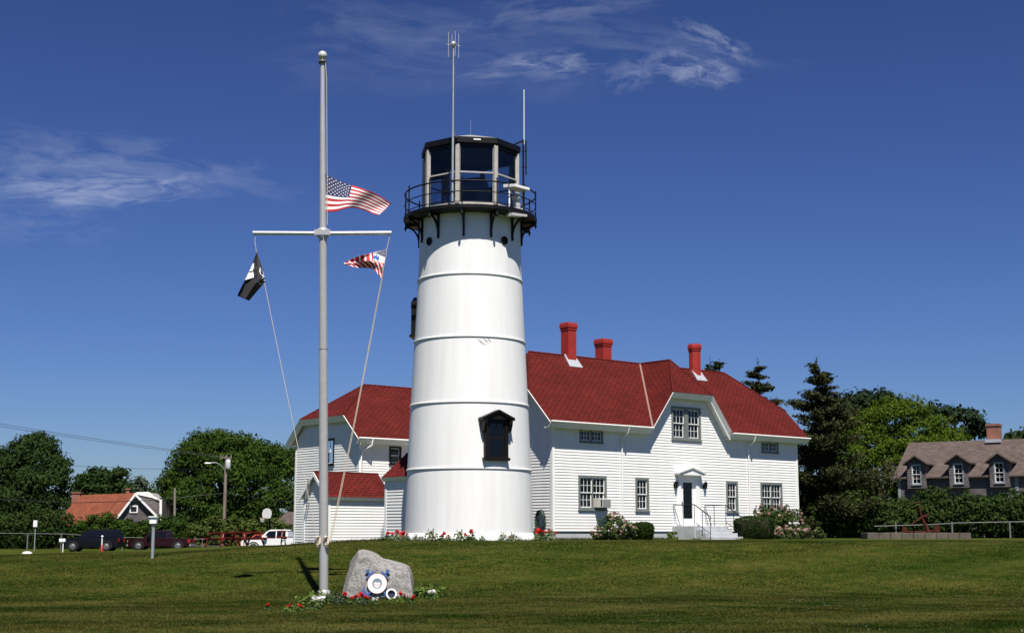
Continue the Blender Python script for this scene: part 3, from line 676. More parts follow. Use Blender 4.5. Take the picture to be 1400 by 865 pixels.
# ridge and hip caps, valley flashing
b = MB()
for p, q in (((1.2, rv, zR), (14.0, rv, zR)), ((8.1, vF, zR), (8.1, rv, zR)), ((8.1, vF, zR), (dA, -o_, dz_)), ((8.1, vF, zR), (dB, -o_, dz_)), ((1.2, rv, zR), (L_, .95, zj)), ((14.0, rv, zR), (R_, .95, zj))):
    b.tube([H(*p), H(*q)], .045, 6)
b.build('ridge_cap', ROOF, roof)
for e in (dl, dr):
    b = MB(); p, q = H(e, -o_, zE+.02), H(8.1, rv, zR+.02); d = (q-p).normalized(); s = d.cross(Vector((0, 0, 1))).normalized()*.09; u = Vector((0, 0, .05))
    b.hexa([p-s-u, p+s-u, q+s-u, q-s-u, p-s+u*.2, p+s+u*.2, q+s+u*.2, q-s+u*.2])
    b.build('valley_flashing', mat('brown_flashing', (.22, .13, .11), .5, .1, 5), roof)
# fascia, gutters and rake boards
b = MB(); nf = -HV; nl = -HU
for a0, a1 in ((L_, dl), (dr, R_)): board(b, H(a0, -o_-.003, zE-.02), H(a1, -o_-.003, zE-.02), .25, .04, nf, .15)
for p, q in (((dl, zE), (dA, dz_)), ((dA, dz_), (dB, dz_)), ((dB, dz_), (dr, zE))):
    board(b, H(p[0], -o_-.003, p[1]-.025), H(q[0], -o_-.003, q[1]-.025), .24, .04, nf, .145)
for v0, z0, v1, z1 in ((-o_, zE, .95, zj), (.95, zj, HD-.95, zj), (HD-.95, zj, HD+o_, zE)): board(b, H(L_-.003, v0, z0-.03), H(L_-.003, v1, z1-.03), .22, .04, nl, .12)
b.build('fascia', TRIM, house)
for p, q in (((dl+.02, zE), (dA-.02, dz_)), ((dB+.02, dz_), (dr-.02, zE))):
    b = MB(); board(b, H(p[0], -o_+.15, p[1]-.265), H(q[0], -o_+.15, q[1]-.265), .07, .05, nf); b.build('rake_strip', TRIM, house)
for a0, a1 in ((L_+.05, dl+.1), (dr-.1, R_-.02)): b = MB(); b.box(a0, a1, -o_+.17, -.0, zE-.275, zE-.24, H); b.build('eave_soffit', TRIM, house)
b = MB()
for (ua, za), (ub, zb) in (((dl, zE), (dA, dz_)), ((dB, dz_), (dr, zE))):
    p = [H(ua, -o_+.13, za-.2), H(ub, -o_+.13, zb-.2), H(ub, 0, zb-.2), H(ua, 0, za-.2)]; dd = Vector((0, 0, .03)); b.hexa([*p, *[q+dd for q in p]])
b.box(dA-.02, dB+.02, -o_+.14, 0, dz_-.215, dz_-.18, H)
b.build('eave_soffit', TRIM, house)
for a0, a1 in ((L_, dl-.02), (dr+.02, R_)):
    b = MB(); p0, p1 = H(a0, -o_-.075, zE-.03), H(a1, -o_-.075, zE-.03); b.tube([p0, p1], .035, 8); b.build('gutter', TRIM, house)
for a in (3.97, 12.27):
    b = MB(); b.tube([H(a, -o_-.08, zE-.1), H(a, -o_-.02, zE-.3), H(a, -.10, zE-.55), H(a, -.07, 5.3), H(a, -.07, 1.6)], .032, 8); b.build('downspout', TRIM, house)
# chimneys
def chimney(c, w, z0, z1, octo=True, flash=True):
    b = MB(); n = 8 if octo else 4; a0 = PHI*-1+math.pi/8 if octo else -PHI+math.pi/4+math.pi/2
    r = w/2/math.cos(math.pi/n)
    b.lathe((c.x, c.y, 0), [(r, z0), (r, z1-.36), (r*1.10, z1-.33), (r*1.10, z1-.25), (r*1.2, z1-.22), (r*1.2, z1-.07), (r*1.1, z1-.04), (r*1.1, z1), (r*.72, z1), (r*.7, z1-.25)], n, smooth=False, a0=a0)
    o = b.build('chimney', CHIM, roof)
    b = MB(); b.lathe((c.x, c.y, 0), [(r*.7, z1-.2), (0, z1-.2)], n, smooth=False, a0=a0); b.build('flue', DARKIN, roof)
c1 = H(3.5, 2.78, 0); c2 = H(6.2, 3.35, 0); c3 = H(11.75, 2.72, 0)
chimney(c1, .49, 8.9, 10.95, False); chimney(c2, .54, 8.7, 10.52, False); chimney(c3, .56, 8.9, 10.70, True)
for a, wv in ((3.5, .30), (11.75, .27)):
    b = MB(); vv = 2.78 if a < 5 else 2.72
    b.hexa([H(a-wv-.1, vv-wv-.2, zE+o_+vv-wv-.2+.012), H(a+wv+.1, vv-wv-.2, zE+o_+vv-wv-.2+.012), H(a+wv+.02, vv-.05, zE+o_+vv-.05+.012), H(a-wv-.02, vv-.05, zE+o_+vv-.05+.012),
            H(a-wv-.1, vv-wv-.2, zE+o_+vv-wv-.2+.03), H(a+wv+.1, vv-wv-.2, zE+o_+vv-wv-.2+.03), H(a+wv+.02, vv-.05, zE+o_+vv-.05+.16), H(a-wv-.02, vv-.05, zE+o_+vv-.05+.16)])
    b.build('chimney_flashing', LEAD, roof)
for i, w in enumerate(WIN): window(front, house, *w[:4], n=w[4], curtain=(.46, .5, .44, .47)[i], lower=True, mull=.035)
for w in UPW: window(front, house, *w[:4], n=2, cas=.07, mull=.05, dbl=False, curtain=0 if w[0] > 5 else .9)
window(front, house, *DW, n=2, cas=.11, mull=.26, curtain=.3, lower=True)
# entrance
b = MB(); u0, u1, z0, z1 = DOOR
b.box(u0-.14, u0, z0, z1, -.05, .07, front); b.box(u1, u1+.14, z0, z1, -.05, .07, front); b.box(u0-.14, u1+.14, z1, z1+.16, -.05, .08, front)
b.box(u0-.24, u0-.14, z0, z1+.05, .0, .05, front); b.box(u1+.14, u1+.24, z0, z1+.05, .0, .05, front)
b.build('door_surround', TRIM, house)
b = MB(); b.prism([(u0-.34, z1+.16), (u1+.34, z1+.16), (u1+.34, z1+.24), ((u0+u1)/2, z1+.48), (u0-.34, z1+.24)], front, 0, .30)
for sg in (-1, 1):
    c = (u0+u1)/2; b.hexa([front(c, z1+.46, 0), front(c+sg*.86, z1+.22, 0), front(c+sg*.86, z1+.22, .36), front(c, z1+.46, .36), front(c, z1+.52, 0), front(c+sg*.86, z1+.28, 0), front(c+sg*.86, z1+.28, .37), front(c, z1+.52, .37)])
b.build('pediment', TRIM, house)
b = MB(); b.box(u0, u0+.2, z0, z1, -.06, .0, front); b.box(u1-.2, u1, z0, z1, -.06, .0, front); b.box(u0+.2, u1-.2, z0, z0+.28, -.06, 0, front); b.box(u0+.2, u1-.2, z1-.16, z1, -.06, 0, front)
dr_ = b.build('front_door', TRIM, house)
b = MB(); b.face([front(u0+.2, z0+.28, -.03), front(u1-.2, z0+.28, -.03), front(u1-.2, z1-.16, -.03), front(u0+.2, z1-.16, -.03)]); b.build('door_pane', GLASS, dr_)
b = MB(); b.box(u0+.01, u1-.01, z0, z1, -.9, -.10, front); b.build('door_recess', mat('black_inner_door', (.012, .012, .012), .5, .2, 3), dr_)
b = MB(); b.lathe(front(u0+.12, z0+.95, .02), [(.0, -.04), (.035, 0), (.0, .04)], 8); b.bar(front(u0+.12, z0+.85, .01), front(u0+.12, z0+1.05, .01), .03, .02); b.build('door_handle', BLACK, dr_)
for u in (7.24, 9.16):
    b = MB(); b.box(u-.05, u+.05, 3.62, 3.82, 0, .05, front); c = front(u, 3.62, .15); b.lathe(c, [(.0, -.05), (.05, -.03), (.085, .20), (.10, .21), (.02, .32), (.0, .33)], 8); b.bar(front(u, 3.75, .03), front(u, 3.88, .15), .03, .03); b.build('wall_lantern', BLACK, house)

# front steps
st = thing('front_steps', H(8.2, -1.2, 1.3), 'pale grey concrete steps with thin black handrails at the front door', 'steps')
b = MB(); b.box(7.05, 9.25, -1.35, -.03, 1.1, 1.93, H); b.build('landing', CONC, st, bevel=.015)
for k in range(3):
    b = MB(); b.box(7.12, 9.18, -1.354-.3*(k+1), -1.354-.3*k, 1.1, 1.93-.155*(k+1), H); b.build('step', CONC, st, bevel=.012)
for a in (7.12, 9.16):
    b = MB(); top = 1.93+.92
    b.tube([H(a, -.06, top), H(a, -1.3, top), H(a, -2.2, top-.52), H(a, -2.24, top-.62)], .022, 6)
    b.tube([H(a, -.06, top), H(a, -.45, 1.93)], .014, 6)
    for v, zb in ((-.62, 1.93), (-1.3, 1.93)): b.tube([H(a, v, zb-.02), H(a, v, top)], .015, 6)
    for v, zb, zt_ in ((-1.75, 1.60, top-.26), (-2.2, 1.34, top-.52)): b.tube([H(a, v, zb-.1), H(a, v, zt_)], .015, 6)
    b.tube([H(a, -1.3, 2.1), H(a, -2.2, 1.6)], .012, 6)
    b.build('handrail', BLACK, st)
ac = thing('air_conditioner', H(2.62, -.2, 2.68), 'white window air conditioner jutting from the left ground floor window', 'air conditioner')
b = MB(); b.box(2.30, 2.94, 2.68, 3.06, -.03, .42, front); b.build('casing', mat('off_white_plastic', (.62, .60, .55), .5, .05, 4), ac, bevel=.012)
b = MB()
for k in range(9): b.box(2.46, 2.90, 2.72+.035*k, 2.735+.035*k, .42, .432, front)
b.build('grille', mat('grey_plastic', (.35, .35, .34), .5, .05, 4), ac)
b = MB(); b.box(2.32, 2.42, 2.72, 3.02, .42, .43, front); b.build('vent', DARKIN, ac)
hs_ = thing('garden_hose', H(-.1, .62, 1.75), 'dark green garden hose coiled on the clapboard wall beside the tower', 'hose')
b = MB()
rr = random.Random(8)
for k in range(9):
    c = H(-.07-.018*k, .62+rr.uniform(-.03, .03), 2.10+rr.uniform(-.03, .03)); ra = rr.uniform(.2, .29); rb = rr.uniform(.38, .48)
    b.tube([c+HV*(ra*math.cos(t))+Vector((0, 0, rb*math.sin(t))) for t in np.linspace(0, 2*math.pi, 25)], .016, 6, cap=False)
b.build('coil', mat('dark_green_rubber', (.012, .035, .028), .45, .3, 5), hs_)
b = MB(); b.box(.48, .76, 2.38, 2.5, 0.01, .22, leftg); b.build('hanger', BLACK, hs_)

# ------------------------------------------------------------------ WING behind the tower
wing = thing('house_wing', H(2, 13.5, 1), 'white clapboard wing with clipped red gable roof left of the tower', 'house')
wa, wb, wv, wd = -2.13, 9.0, 11.0, 5.6
wf = lambda u, z, d: H(u, wv-d, z); wl = lambda u, z, d: H(wa-d, u, z)
S_ = .89; wo = .4; wzE = 5.98
zr_ = lambda v: wzE+S_*(min(v, 2*(wv+wd/2)-v)-wv+wo)
wr = wv+wd/2
b = MB(); FW = (-.47, .21, 4.83, 5.66); GW = (13.12, 13.95, 4.83, 6.08)
siding(b, wf, [[(wa+.08, .8), (wb, .8), (wb, 6.2), (wa+.08, 6.2)]], [FW])
siding(b, wl, [[(wv+.08, .8), (wv+wd-.08, .8), (wv+wd-.08, 6.2), (wv+wd-.92, 7.0), (wv+.92, 7.0), (wv+.08, 6.2)]], [GW])
b.face([H(wb, wv, .8), H(wb, wv+wd, .8), H(wb, wv+wd, 6.2), H(wb, wr, 8.6), H(wb, wv, 6.2)]); b.face([H(wa, wv+wd, .8), H(wb, wv+wd, .8), H(wb, wv+wd, 6.2), H(wa, wv+wd, 6.2)])
b.build('wall', WHITE, wing)
b = MB(); b.box(1.5, 7, 5.75, 10.95, .9, 5.6, H); b.build('connecting_block', WHITE, wing)
b = MB(); b.box(wa+.02, wb, wv+.02, wv+wd-.02, .2, .79, H); b.build('foundation', CONC, wing)
for q0, q1 in ((wv-.03, wv+.09), (wv+wd-.09, wv+wd+.03)):
    b = MB(); b.box(wa-.03, wa+.08, .8, 6.2, q0, q1, H2); b.build('corner_board', TRIM, wing)
ul = wa-.35; vj = .86; zj2 = zr_(wv+vj); zrr = zr_(wr); ur = -.08+.05
polys = [[(ul, wv-wo, wzE), (wb+.3, wv-wo, wzE), (wb+.3, wr, zrr), (ur, wr, zrr), (ul, wv+vj, zj2)],
         [(ul, wv+vj, zj2), (ur, wr, zrr), (ul, wv+wd-vj, zj2)],
         [(ul, wv+wd-vj, zj2), (ur, wr, zrr), (wb+.3, wr, zrr), (wb+.3, wv+wd+wo, wzE), (ul, wv+wd+wo, wzE)]]
wroof = roofslab([[H(*p) for p in q] for q in polys], .07, ROOF, TRIM, wing)
b = MB()
for p, q in (((ur, wr, zrr), (wb, wr, zrr)), ((ur, wr, zrr), (ul, wv+vj, zj2)), ((ur, wr, zrr), (ul, wv+wd-vj, zj2))): b.tube([H(*p), H(*q)], .045, 6)
b.build('ridge_cap', ROOF, wroof)
b = MB(); board(b, H(ul, wv-wo-.003, wzE-.03), H(wb+.3, wv-wo-.003, wzE-.03), .24, .04, nf, .14)
for v0, z0, v1, z1 in ((wv-wo, wzE, wv+vj, zj2), (wv+vj, zj2, wv+wd-vj, zj2), (wv+wd-vj, zj2, wv+wd+wo, wzE)): board(b, H(ul-.003, v0, z0-.03), H(ul-.003, v1, z1-.03), .28, .04, nl, .16)
b.build('fascia', TRIM, wing)
b = MB(); b.box(ul+.2, wb, wv-wo+.15, wv, wzE-.27, wzE-.225, H); b.build('eave_soffit', TRIM, wing)
b = MB(); b.tube([H(ul, wv-wo-.08, wzE-.03), H(wb+.3, wv-wo-.08, wzE-.03)], .04, 8); b.build('gutter', TRIM, wing)
b = MB(); b.tube([H(ul+.75, wv-wo-.08, wzE-.06), H(ul+.75, wv-wo-.04, wzE-.34), H(ul+.4, wv-.09, wzE-.62), H(ul+.4, wv-.09, 1)], .045, 8); b.build('downspout', TRIM, wing)
window(wf, wing, *FW, n=1, casing=BROWNBLK, cas=.08, curtain=.0, cols=1, rows=1)
window(wl, wing, *GW, n=1, casing=BROWNBLK, cas=.08, cols=2)

# ------------------------------------------------------------------ small red roofed shed and the tower's entry
def small_gable(name, label, a0, a1, v0, v1, zb, ze, zr, along_a, over=.15, h=.115):
    """little clapboard building, ridge along a or along b"""
    t = thing(name, H((a0+a1)/2, (v0+v1)/2, zb), label, 'shed')
    b = MB(); cf = lambda u, z, d: H(u, v0-d, z); cl = lambda u, z, d: H(a0-d, u, z)
    am, vm = (a0+a1)/2, (v0+v1)/2
    k = (zr-ze)/((v1-v0)/2+over if along_a else (a1-a0)/2+over); wt = ze+k*over-.06
    if along_a:
        siding(b, cf, [[(a0+.07, zb), (a1, zb), (a1, wt), (a0+.07, wt)]], [], h, zb)
        siding(b, cl, [[(v0+.07, zb), (v1-.07, zb), (v1-.07, wt), (vm, zr-.1), (v0+.07, wt)]], [], h, zb)
        b.face([H(a1, v0, zb), H(a1, v1, zb), H(a1, v1, wt), H(a1, vm, zr-.1), H(a1, v0, wt)]); b.face([H(a0, v1, zb), H(a1, v1, zb), H(a1, v1, wt), H(a0, v1, wt)])
    else:
        siding(b, cl, [[(v0, zb), (v1, zb), (v1, wt), (v0, wt)]], [], h, zb)
        b.face([H(a0, v1, zb), H(a1, v1, zb), H(a1, v1, wt), H(am, v1, zr-.1), H(a0, v1, wt)]); b.face([H(a1, v0, zb), H(a1, v1, zb), H(a1, v1, wt), H(a1, v0, wt)])
        siding(b, cf, [[(a0+.07, zb), (a1, zb), (a1, wt), (a0+.07, wt)]], [], h, zb)
    b.build('wall', WHITE, t)
    if along_a: polys = [[(a0-over, v0-over, ze), (a1+over, v0-over, ze), (a1+over, vm, zr), (a0-over, vm, zr)], [(a0-over, vm, zr), (a1+over, vm, zr), (a1+over, v1+over, ze), (a0-over, v1+over, ze)]]
    else: polys = [[(a0-over, v1+over, ze), (a0-over, v0, ze), (am, v0, zr), (am, v1+over, zr)], [(am, v1+over, zr), (am, v0, zr), (a1+over, v0, ze), (a1+over, v1+over, ze)]]
    r = roofslab([[H(*p) for p in q] for q in polys], .05, ROOF, TRIM, t)
    b = MB()
    if along_a: b.tube([H(a0-over, vm, zr), H(a1+over, vm, zr)], .035, 6)
    else: b.tube([H(am, v0, zr), H(am, v1+over, zr)], .035, 6)
    b.build('ridge_cap', ROOF, r)
    b = MB()
    if along_a:
        board(b, H(a0-over, v0-over-.003, ze-.02), H(a1+over, v0-over-.003, ze-.02), .14, .03, nf, .10)
        for q0, q1 in (((v0-over, ze), (vm, zr)), ((vm, zr), (v1+over, ze))): board(b, H(a0-over-.003, q0[0], q0[1]-.02), H(a0-over-.003, q1[0], q1[1]-.02), .16, .03, nl)
    else: board(b, H(a0-over-.003, v1+over, ze-.02), H(a0-over-.003, v0, ze-.02), .14, .03, nl, .09)
    b.build('fascia', TRIM, t)
    cbs = [(a0-.03, a0+.07, v0-.03, v0+.08), (a0-.033, a0+.067, v1-.08, v1+.032)]
    if along_a: cbs.append((a1-.06, a1+.02, v0-.032, v0+.04))
    for x0, x1, y0, y1 in cbs:
        b = MB(); b.box(x0, x1, zb, wt, y0, y1, H2); b.build('corner_board', TRIM, t)
    return t
shed = small_gable('garden_shed', 'low white clapboard shed with red shingle roof behind the flagpole', -8.05, -5.25, 4.3, 6.1, 1.0, 3.06, 4.06, True, .16)
b = MB(); b.box(-8.25, -7.3, 3.95, 6.6, .6, 1.06, H); b.build('slab', CONC, shed)
b = MB()
for k in range(2): b.tube([H(-8.3, 5.3+.16*k, 3.75), H(-8.32, 5.5+.12*k, 3.0)], .025, 5)
b.build('hanging_bar', GALV, shed)
entry = small_gable('tower_entry', 'small white clapboard entry with red roof joined to the lighthouse foot', -8.02, -6.0, -1.3, .42, 1.3, 3.70, 4.62, False, .12)

# ------------------------------------------------------------------ FLAGPOLE
FB = Vector((-4.515, 34.0, gz(-4.515, 34.0)))
ftop = at(441, 84, 34.0)
fp = thing('flagpole', FB, 'tall silver flagpole with crossarm and ball top standing on the lawn', 'flagpole')
def fz(z): t = (z-FB.z)/(ftop.z-FB.z); return FB+(ftop-FB)*t
zy = at(441, 319, 34).z
b = MB(); b.tube([FB-Vector((0, 0, .1)), fz(zy-2.9)], .109, 20, cap=False); b.tube([fz(zy-2.9), fz(zy)], [.100, .095], 20, cap=False); b.tube([fz(zy), fz(zy+1.4), ftop], [.089, .084, .058], 20)
b.build('pole', ALU, fp)
b = MB(); b.lathe(FB, [(.15, -.1), (.15, .14), (.12, .17)], 20); b.build('base', ALU, fp)
b = MB(); b.lathe(ftop, [(.062, -.06), (.10, -.06), (.10, .02), (.05, .05), (.03, .1), (.03, .14)], 16); b.build('truck', mat('dark_truck', (.08, .08, .08), .5, .2, 5), fp)
b = MB(); b.lathe(at(441, 76, 34), [(.001, -.115)]+[(.115*math.cos(t), .115*math.sin(t)) for t in np.linspace(-1.4, 1.4, 13)]+[(.001, .115)], 20); b.build('ball', mat('silver_ball', (.62, .61, .57), .35, .03, 5, metal=.25), fp)
yL, yR = at(346, 318.5, 34), at(535, 318.5, 34); ym = fz(zy)
b = MB(); b.tube([yL, ym, yR], .052, 12); b.build('crossarm', mat('pale_aluminium', (.72, .73, .75), .35, .05, 6, metal=.7), fp)
b = MB(); b.lathe(ym, [(.14, -.12), (.145, -.08), (.145, .10), (.12, .12)], 16, cap=True); b.box(-.2, .2, -.16, -.06, -.07, .07, lambda x, y, z: ym+Vector((x, y, z))); b.build('collar', ALU, fp)
b = MB(); q = fz(zy-2.9); b.lathe(q, [(.12, -.02), (.122, .02)], 16); b.build('joint_ring', ALU, fp)
cl = at(441, 741, 34)
def sag(p, q, s, n=14): return [p+(q-p)*t+Vector((0, 0, -s*4*t*(1-t))) for t in np.linspace(0, 1, n)]
powB = at(362.5, 391, 34); cgB = at(522.5, 382, 34)
def halyard(pts, name='halyard'):
    b = MB(); b.tube(pts, .0085, 5); b.build(name, ROPE, fp)
pc = lambda px, py: at(px, py, 33.88)
halyard(sag(powB+Vector((0, -.02, 0)), pc(435, 741), .05))
halyard(sag(cgB+Vector((0, -.02, 0)), pc(452, 741), .12)); halyard(sag(at(527, 352, 33.95), pc(450, 741), .16))
halyard([at(349, 321, 34), at(348.5, 330, 34), at(350.5, 345, 33.99), at(356, 366, 34.0), powB]); halyard([at(533, 322, 34), at(529, 340, 33.99), cgB])
halyard([fz(zy+.2)+Vector((.03, -.12, 0)), fz(zy-3)+Vector((.03, -.14, 0)), pc(444, 741)])
halyard([ftop+Vector((.08, -.05, -.05)), fz(zy+4)+Vector((.11, -.06, 0)), fz(zy+.2)+Vector((.12, -.08, 0))])
for x in (-.10, .10):
    b = MB(); rr = random.Random(int(x*100))
    for k in range(5):
        c = cl+Vector((x+rr.uniform(-.02, .02), -.12+rr.uniform(-.03, .02), rr.uniform(-.05, .05)))
        b.tube([c+Vector((.05*math.cos(t), .03*math.sin(2*t), .11*math.sin(t))) for t in np.linspace(0, 6.28, 13)], .013, 5, cap=False)
    b.build('rope_coil', ROPE, fp)
b = MB()
for x in (-.10, .10): b.bar(cl+Vector((x, -.08, -.14)), cl+Vector((x, -.10, .14)), .03, .03)
b.build('cleat', ALU, fp)

# flags: cloth grids between traced edges, rippling in depth
def lerp_curve(pts, t):
    d = [0]
    for p, q in zip(pts, pts[1:]): d.append(d[-1]+math.hypot(q[0]-p[0], q[1]-p[1]))
    t *= d[-1]; return float(np.interp(t, d, [p[0] for p in pts])), float(np.interp(t, d, [p[1] for p in pts]))
RED = mat('flag_red', (.42, .020, .028), .8, .06, 6); FWHT = mat('flag_white', (.78, .77, .76), .8, .03, 6); FBLUE = mat('flag_blue', (.022, .028, .11), .8, .06, 6); FBLK = mat('flag_black', (.022, .02, .022), .8, .1, 6); EBLUE = mat('emblem_blue', (.025, .07, .33), .8, .08, 6)
def flagsurf(top, bot, wave):
    def S(u, v):      # v: 0 top .. 1 bottom
        a = lerp_curve(top, u); c = lerp_curve(bot, u)
        return at(a[0]+(c[0]-a[0])*v, a[1]+(c[1]-a[1])*v, 33.95+wave(u, v))
    return S
def flagmesh(S, nu, nv, colfn, mats, name, parent, th=.003):
    m = MB(); V = [[S(i/nu, j/nv) for i in range(nu+1)] for j in range(nv+1)]
    vs = [p for r in V for p in r]; base = len(m.v); m.v += [tuple(p) for p in vs]
    for j in range(nv):
        for i in range(nu):
            a = j*(nu+1)+i; m.f.append([a, a+nu+1, a+nu+2, a+1]); m.sm.append(True); m.mi.append(colfn((i+.5)/nu, (j+.5)/nv))
    o = m.build(name, mats, parent)
    md = o.modifiers.new('cloth', 'SOLIDIFY'); md.thickness = th; return o
def patch(S, poly, off, m_, name, parent, n=1):
    b = MB()
    for sg in (-1, 1):
        pts = []
        for u, v in poly:
            p = S(u, v); e = 1e-3; nn = (S(u+e, v)-S(u-e, v)).cross(S(u, v+e)-S(u, v-e)).normalized(); pts.append(p+nn*off*sg)
        b.face(pts if sg > 0 else pts[::-1])
    return b.build(name, m_, parent)
US = flagsurf([(445, 236.8), (456, 243), (474, 251), (492, 256.5), (509.5, 262.8), (523, 270), (535, 278.5)], [(443.5, 290.5), (452, 290), (461.6, 288.6), (472, 285), (482.4, 284), (490, 285), (499, 287.8), (508, 291.5), (518, 294)],
              lambda u, v: .085*math.sin(u*8.0+v*1.9)*(.3+u)+.022*math.sin(u*19+v*4)*u)
uf = thing('national_flag', at(444.5, 264, 33.95), 'stars and stripes flag flying from the silver pole', 'flag')
def uscol(u, v):
    if u < .40 and v < 7/13: return 2
    return 0 if int(v*13) % 2 == 0 else 1
fl = flagmesh(US, 60, 52, uscol, [RED, FWHT, FBLUE], 'cloth', uf)
b = MB()
for r in range(9):
    for c in range(6 if r % 2 == 0 else 5):
        u = .40*((c*2+1+(r % 2))/12); v = (7/13)*((r+1)/10)
        pts = []
        for k in range(10):
            q = (.0155 if k % 2 == 0 else .0068); t = math.pi*k/5; pts.append((u+q*math.sin(t), v-q*1.75*math.cos(t)))
        for sg in (-1, 1):
            P3 = []
            for (a, c_) in pts:
                p = US(a, c_); e = 1e-3; nn = (US(a+e, c_)-US(a-e, c_)).cross(US(a, c_+e)-US(a, c_-e)).normalized(); P3.append(p+nn*.006*sg)
            b.face(P3)
b.build('star_field', FWHT, uf)
CG = flagsurf([(527.5, 341), (517, 343.5), (505, 346.5), (494, 349), (485, 352), (476, 356), (470, 360)], [(522.3, 382), (518, 377), (514, 371.5), (508, 367), (500, 366.5), (488, 366), (470.5, 361.5)],
              lambda u, v: .10*math.sin(u*9+v*3)+.05*math.sin(v*9))
cf = thing('striped_ensign', at(525, 361, 33.95), 'small red and white striped ensign with blue emblem under crossarm', 'flag')
def cgcol(u, v):
    if v < .46 and u < .30: return 1
    return 0 if ((u*8) if v < .52 else (u*8+v*2.5)) % 1 < .62 else 1
flagmesh(CG, 48, 24, cgcol, [RED, FWHT], 'cloth', cf)
patch(CG, [(.14, .34), (.16, .16), (.19, .28), (.22, .10), (.25, .22), (.28, .14), (.30, .30), (.27, .44), (.20, .40), (.17, .46)], .006, EBLUE, 'emblem', cf)
patch(CG, [(.52, .40), (.60, .40), (.60, .56), (.52, .56)], .006, EBLUE, 'emblem', cf)
PW = flagsurf([(350.8, 344.5), (354, 356), (358, 368), (361, 380), (363, 390)], [(350.2, 345), (345, 360), (339, 374), (331, 390), (324.5, 404)],
              lambda u, v: .10*math.sin(v*5.5+u*2)+.04*math.sin(u*8))
# grid: u runs down the hoist, v runs from the hoist to the fly
PWb = flagsurf([(351, 344.5), (346.5, 357), (340, 373), (331, 390), (324.3, 404)], [(351.4, 344.5), (356, 358), (360.5, 375), (362.5, 385), (340.5, 411)],
               lambda u, v: .11*math.sin(v*6.5+.6)*min(1, u*1.6)+.04*math.sin(u*7+v*2))
def pw_at(px, py):
    best = None
    for i in range(61):
        for j in range(41):
            u, v = i/60, j/40
            a = lerp_curve([(351, 344.5), (346.5, 357), (340, 373), (331, 390), (324.3, 404)], u); c = lerp_curve([(351.4, 344.5), (356, 358), (360.5, 375), (362.5, 385), (340.5, 411)], u)
            x, y = a[0]+(c[0]-a[0])*v, a[1]+(c[1]-a[1])*v; d = (x-px)**2+(y-py)**2
            if best is None or d < best[0]: best = (d, u, v)
    return best[1], best[2]
pf = thing('memorial_flag', at(350, 372, 33.95), 'black flag with white emblem drooping from the crossarm', 'flag')
flagmesh(PWb, 36, 36, lambda u, v: 0, [FBLK], 'cloth', pf)
for poly in ([(344.5, 360.5), (347, 359.5), (347.5, 366), (346, 370), (347.5, 374.5), (347, 379.5), (334, 381.5), (336, 376), (338.5, 370)],
             [(350.2, 366), (355.5, 365.5), (360.3, 373.5), (361.0, 378.5), (358.3, 380.5), (353, 379), (355.5, 375), (354.5, 371)],
             [(353, 384), (362, 382), (362.2, 383.2), (353.3, 385.4)], [(353.6, 388), (362, 386), (362, 387), (354, 389)]):
    patch(PWb, [pw_at(*p) for p in poly], .007, FWHT, 'emblem', pf)
patch(PWb, [pw_at(*p) for p in [(338.5, 370.2), (346.5, 369.6), (346.3, 371.6), (338, 372.2)]], .010, FBLK, 'emblem', pf)

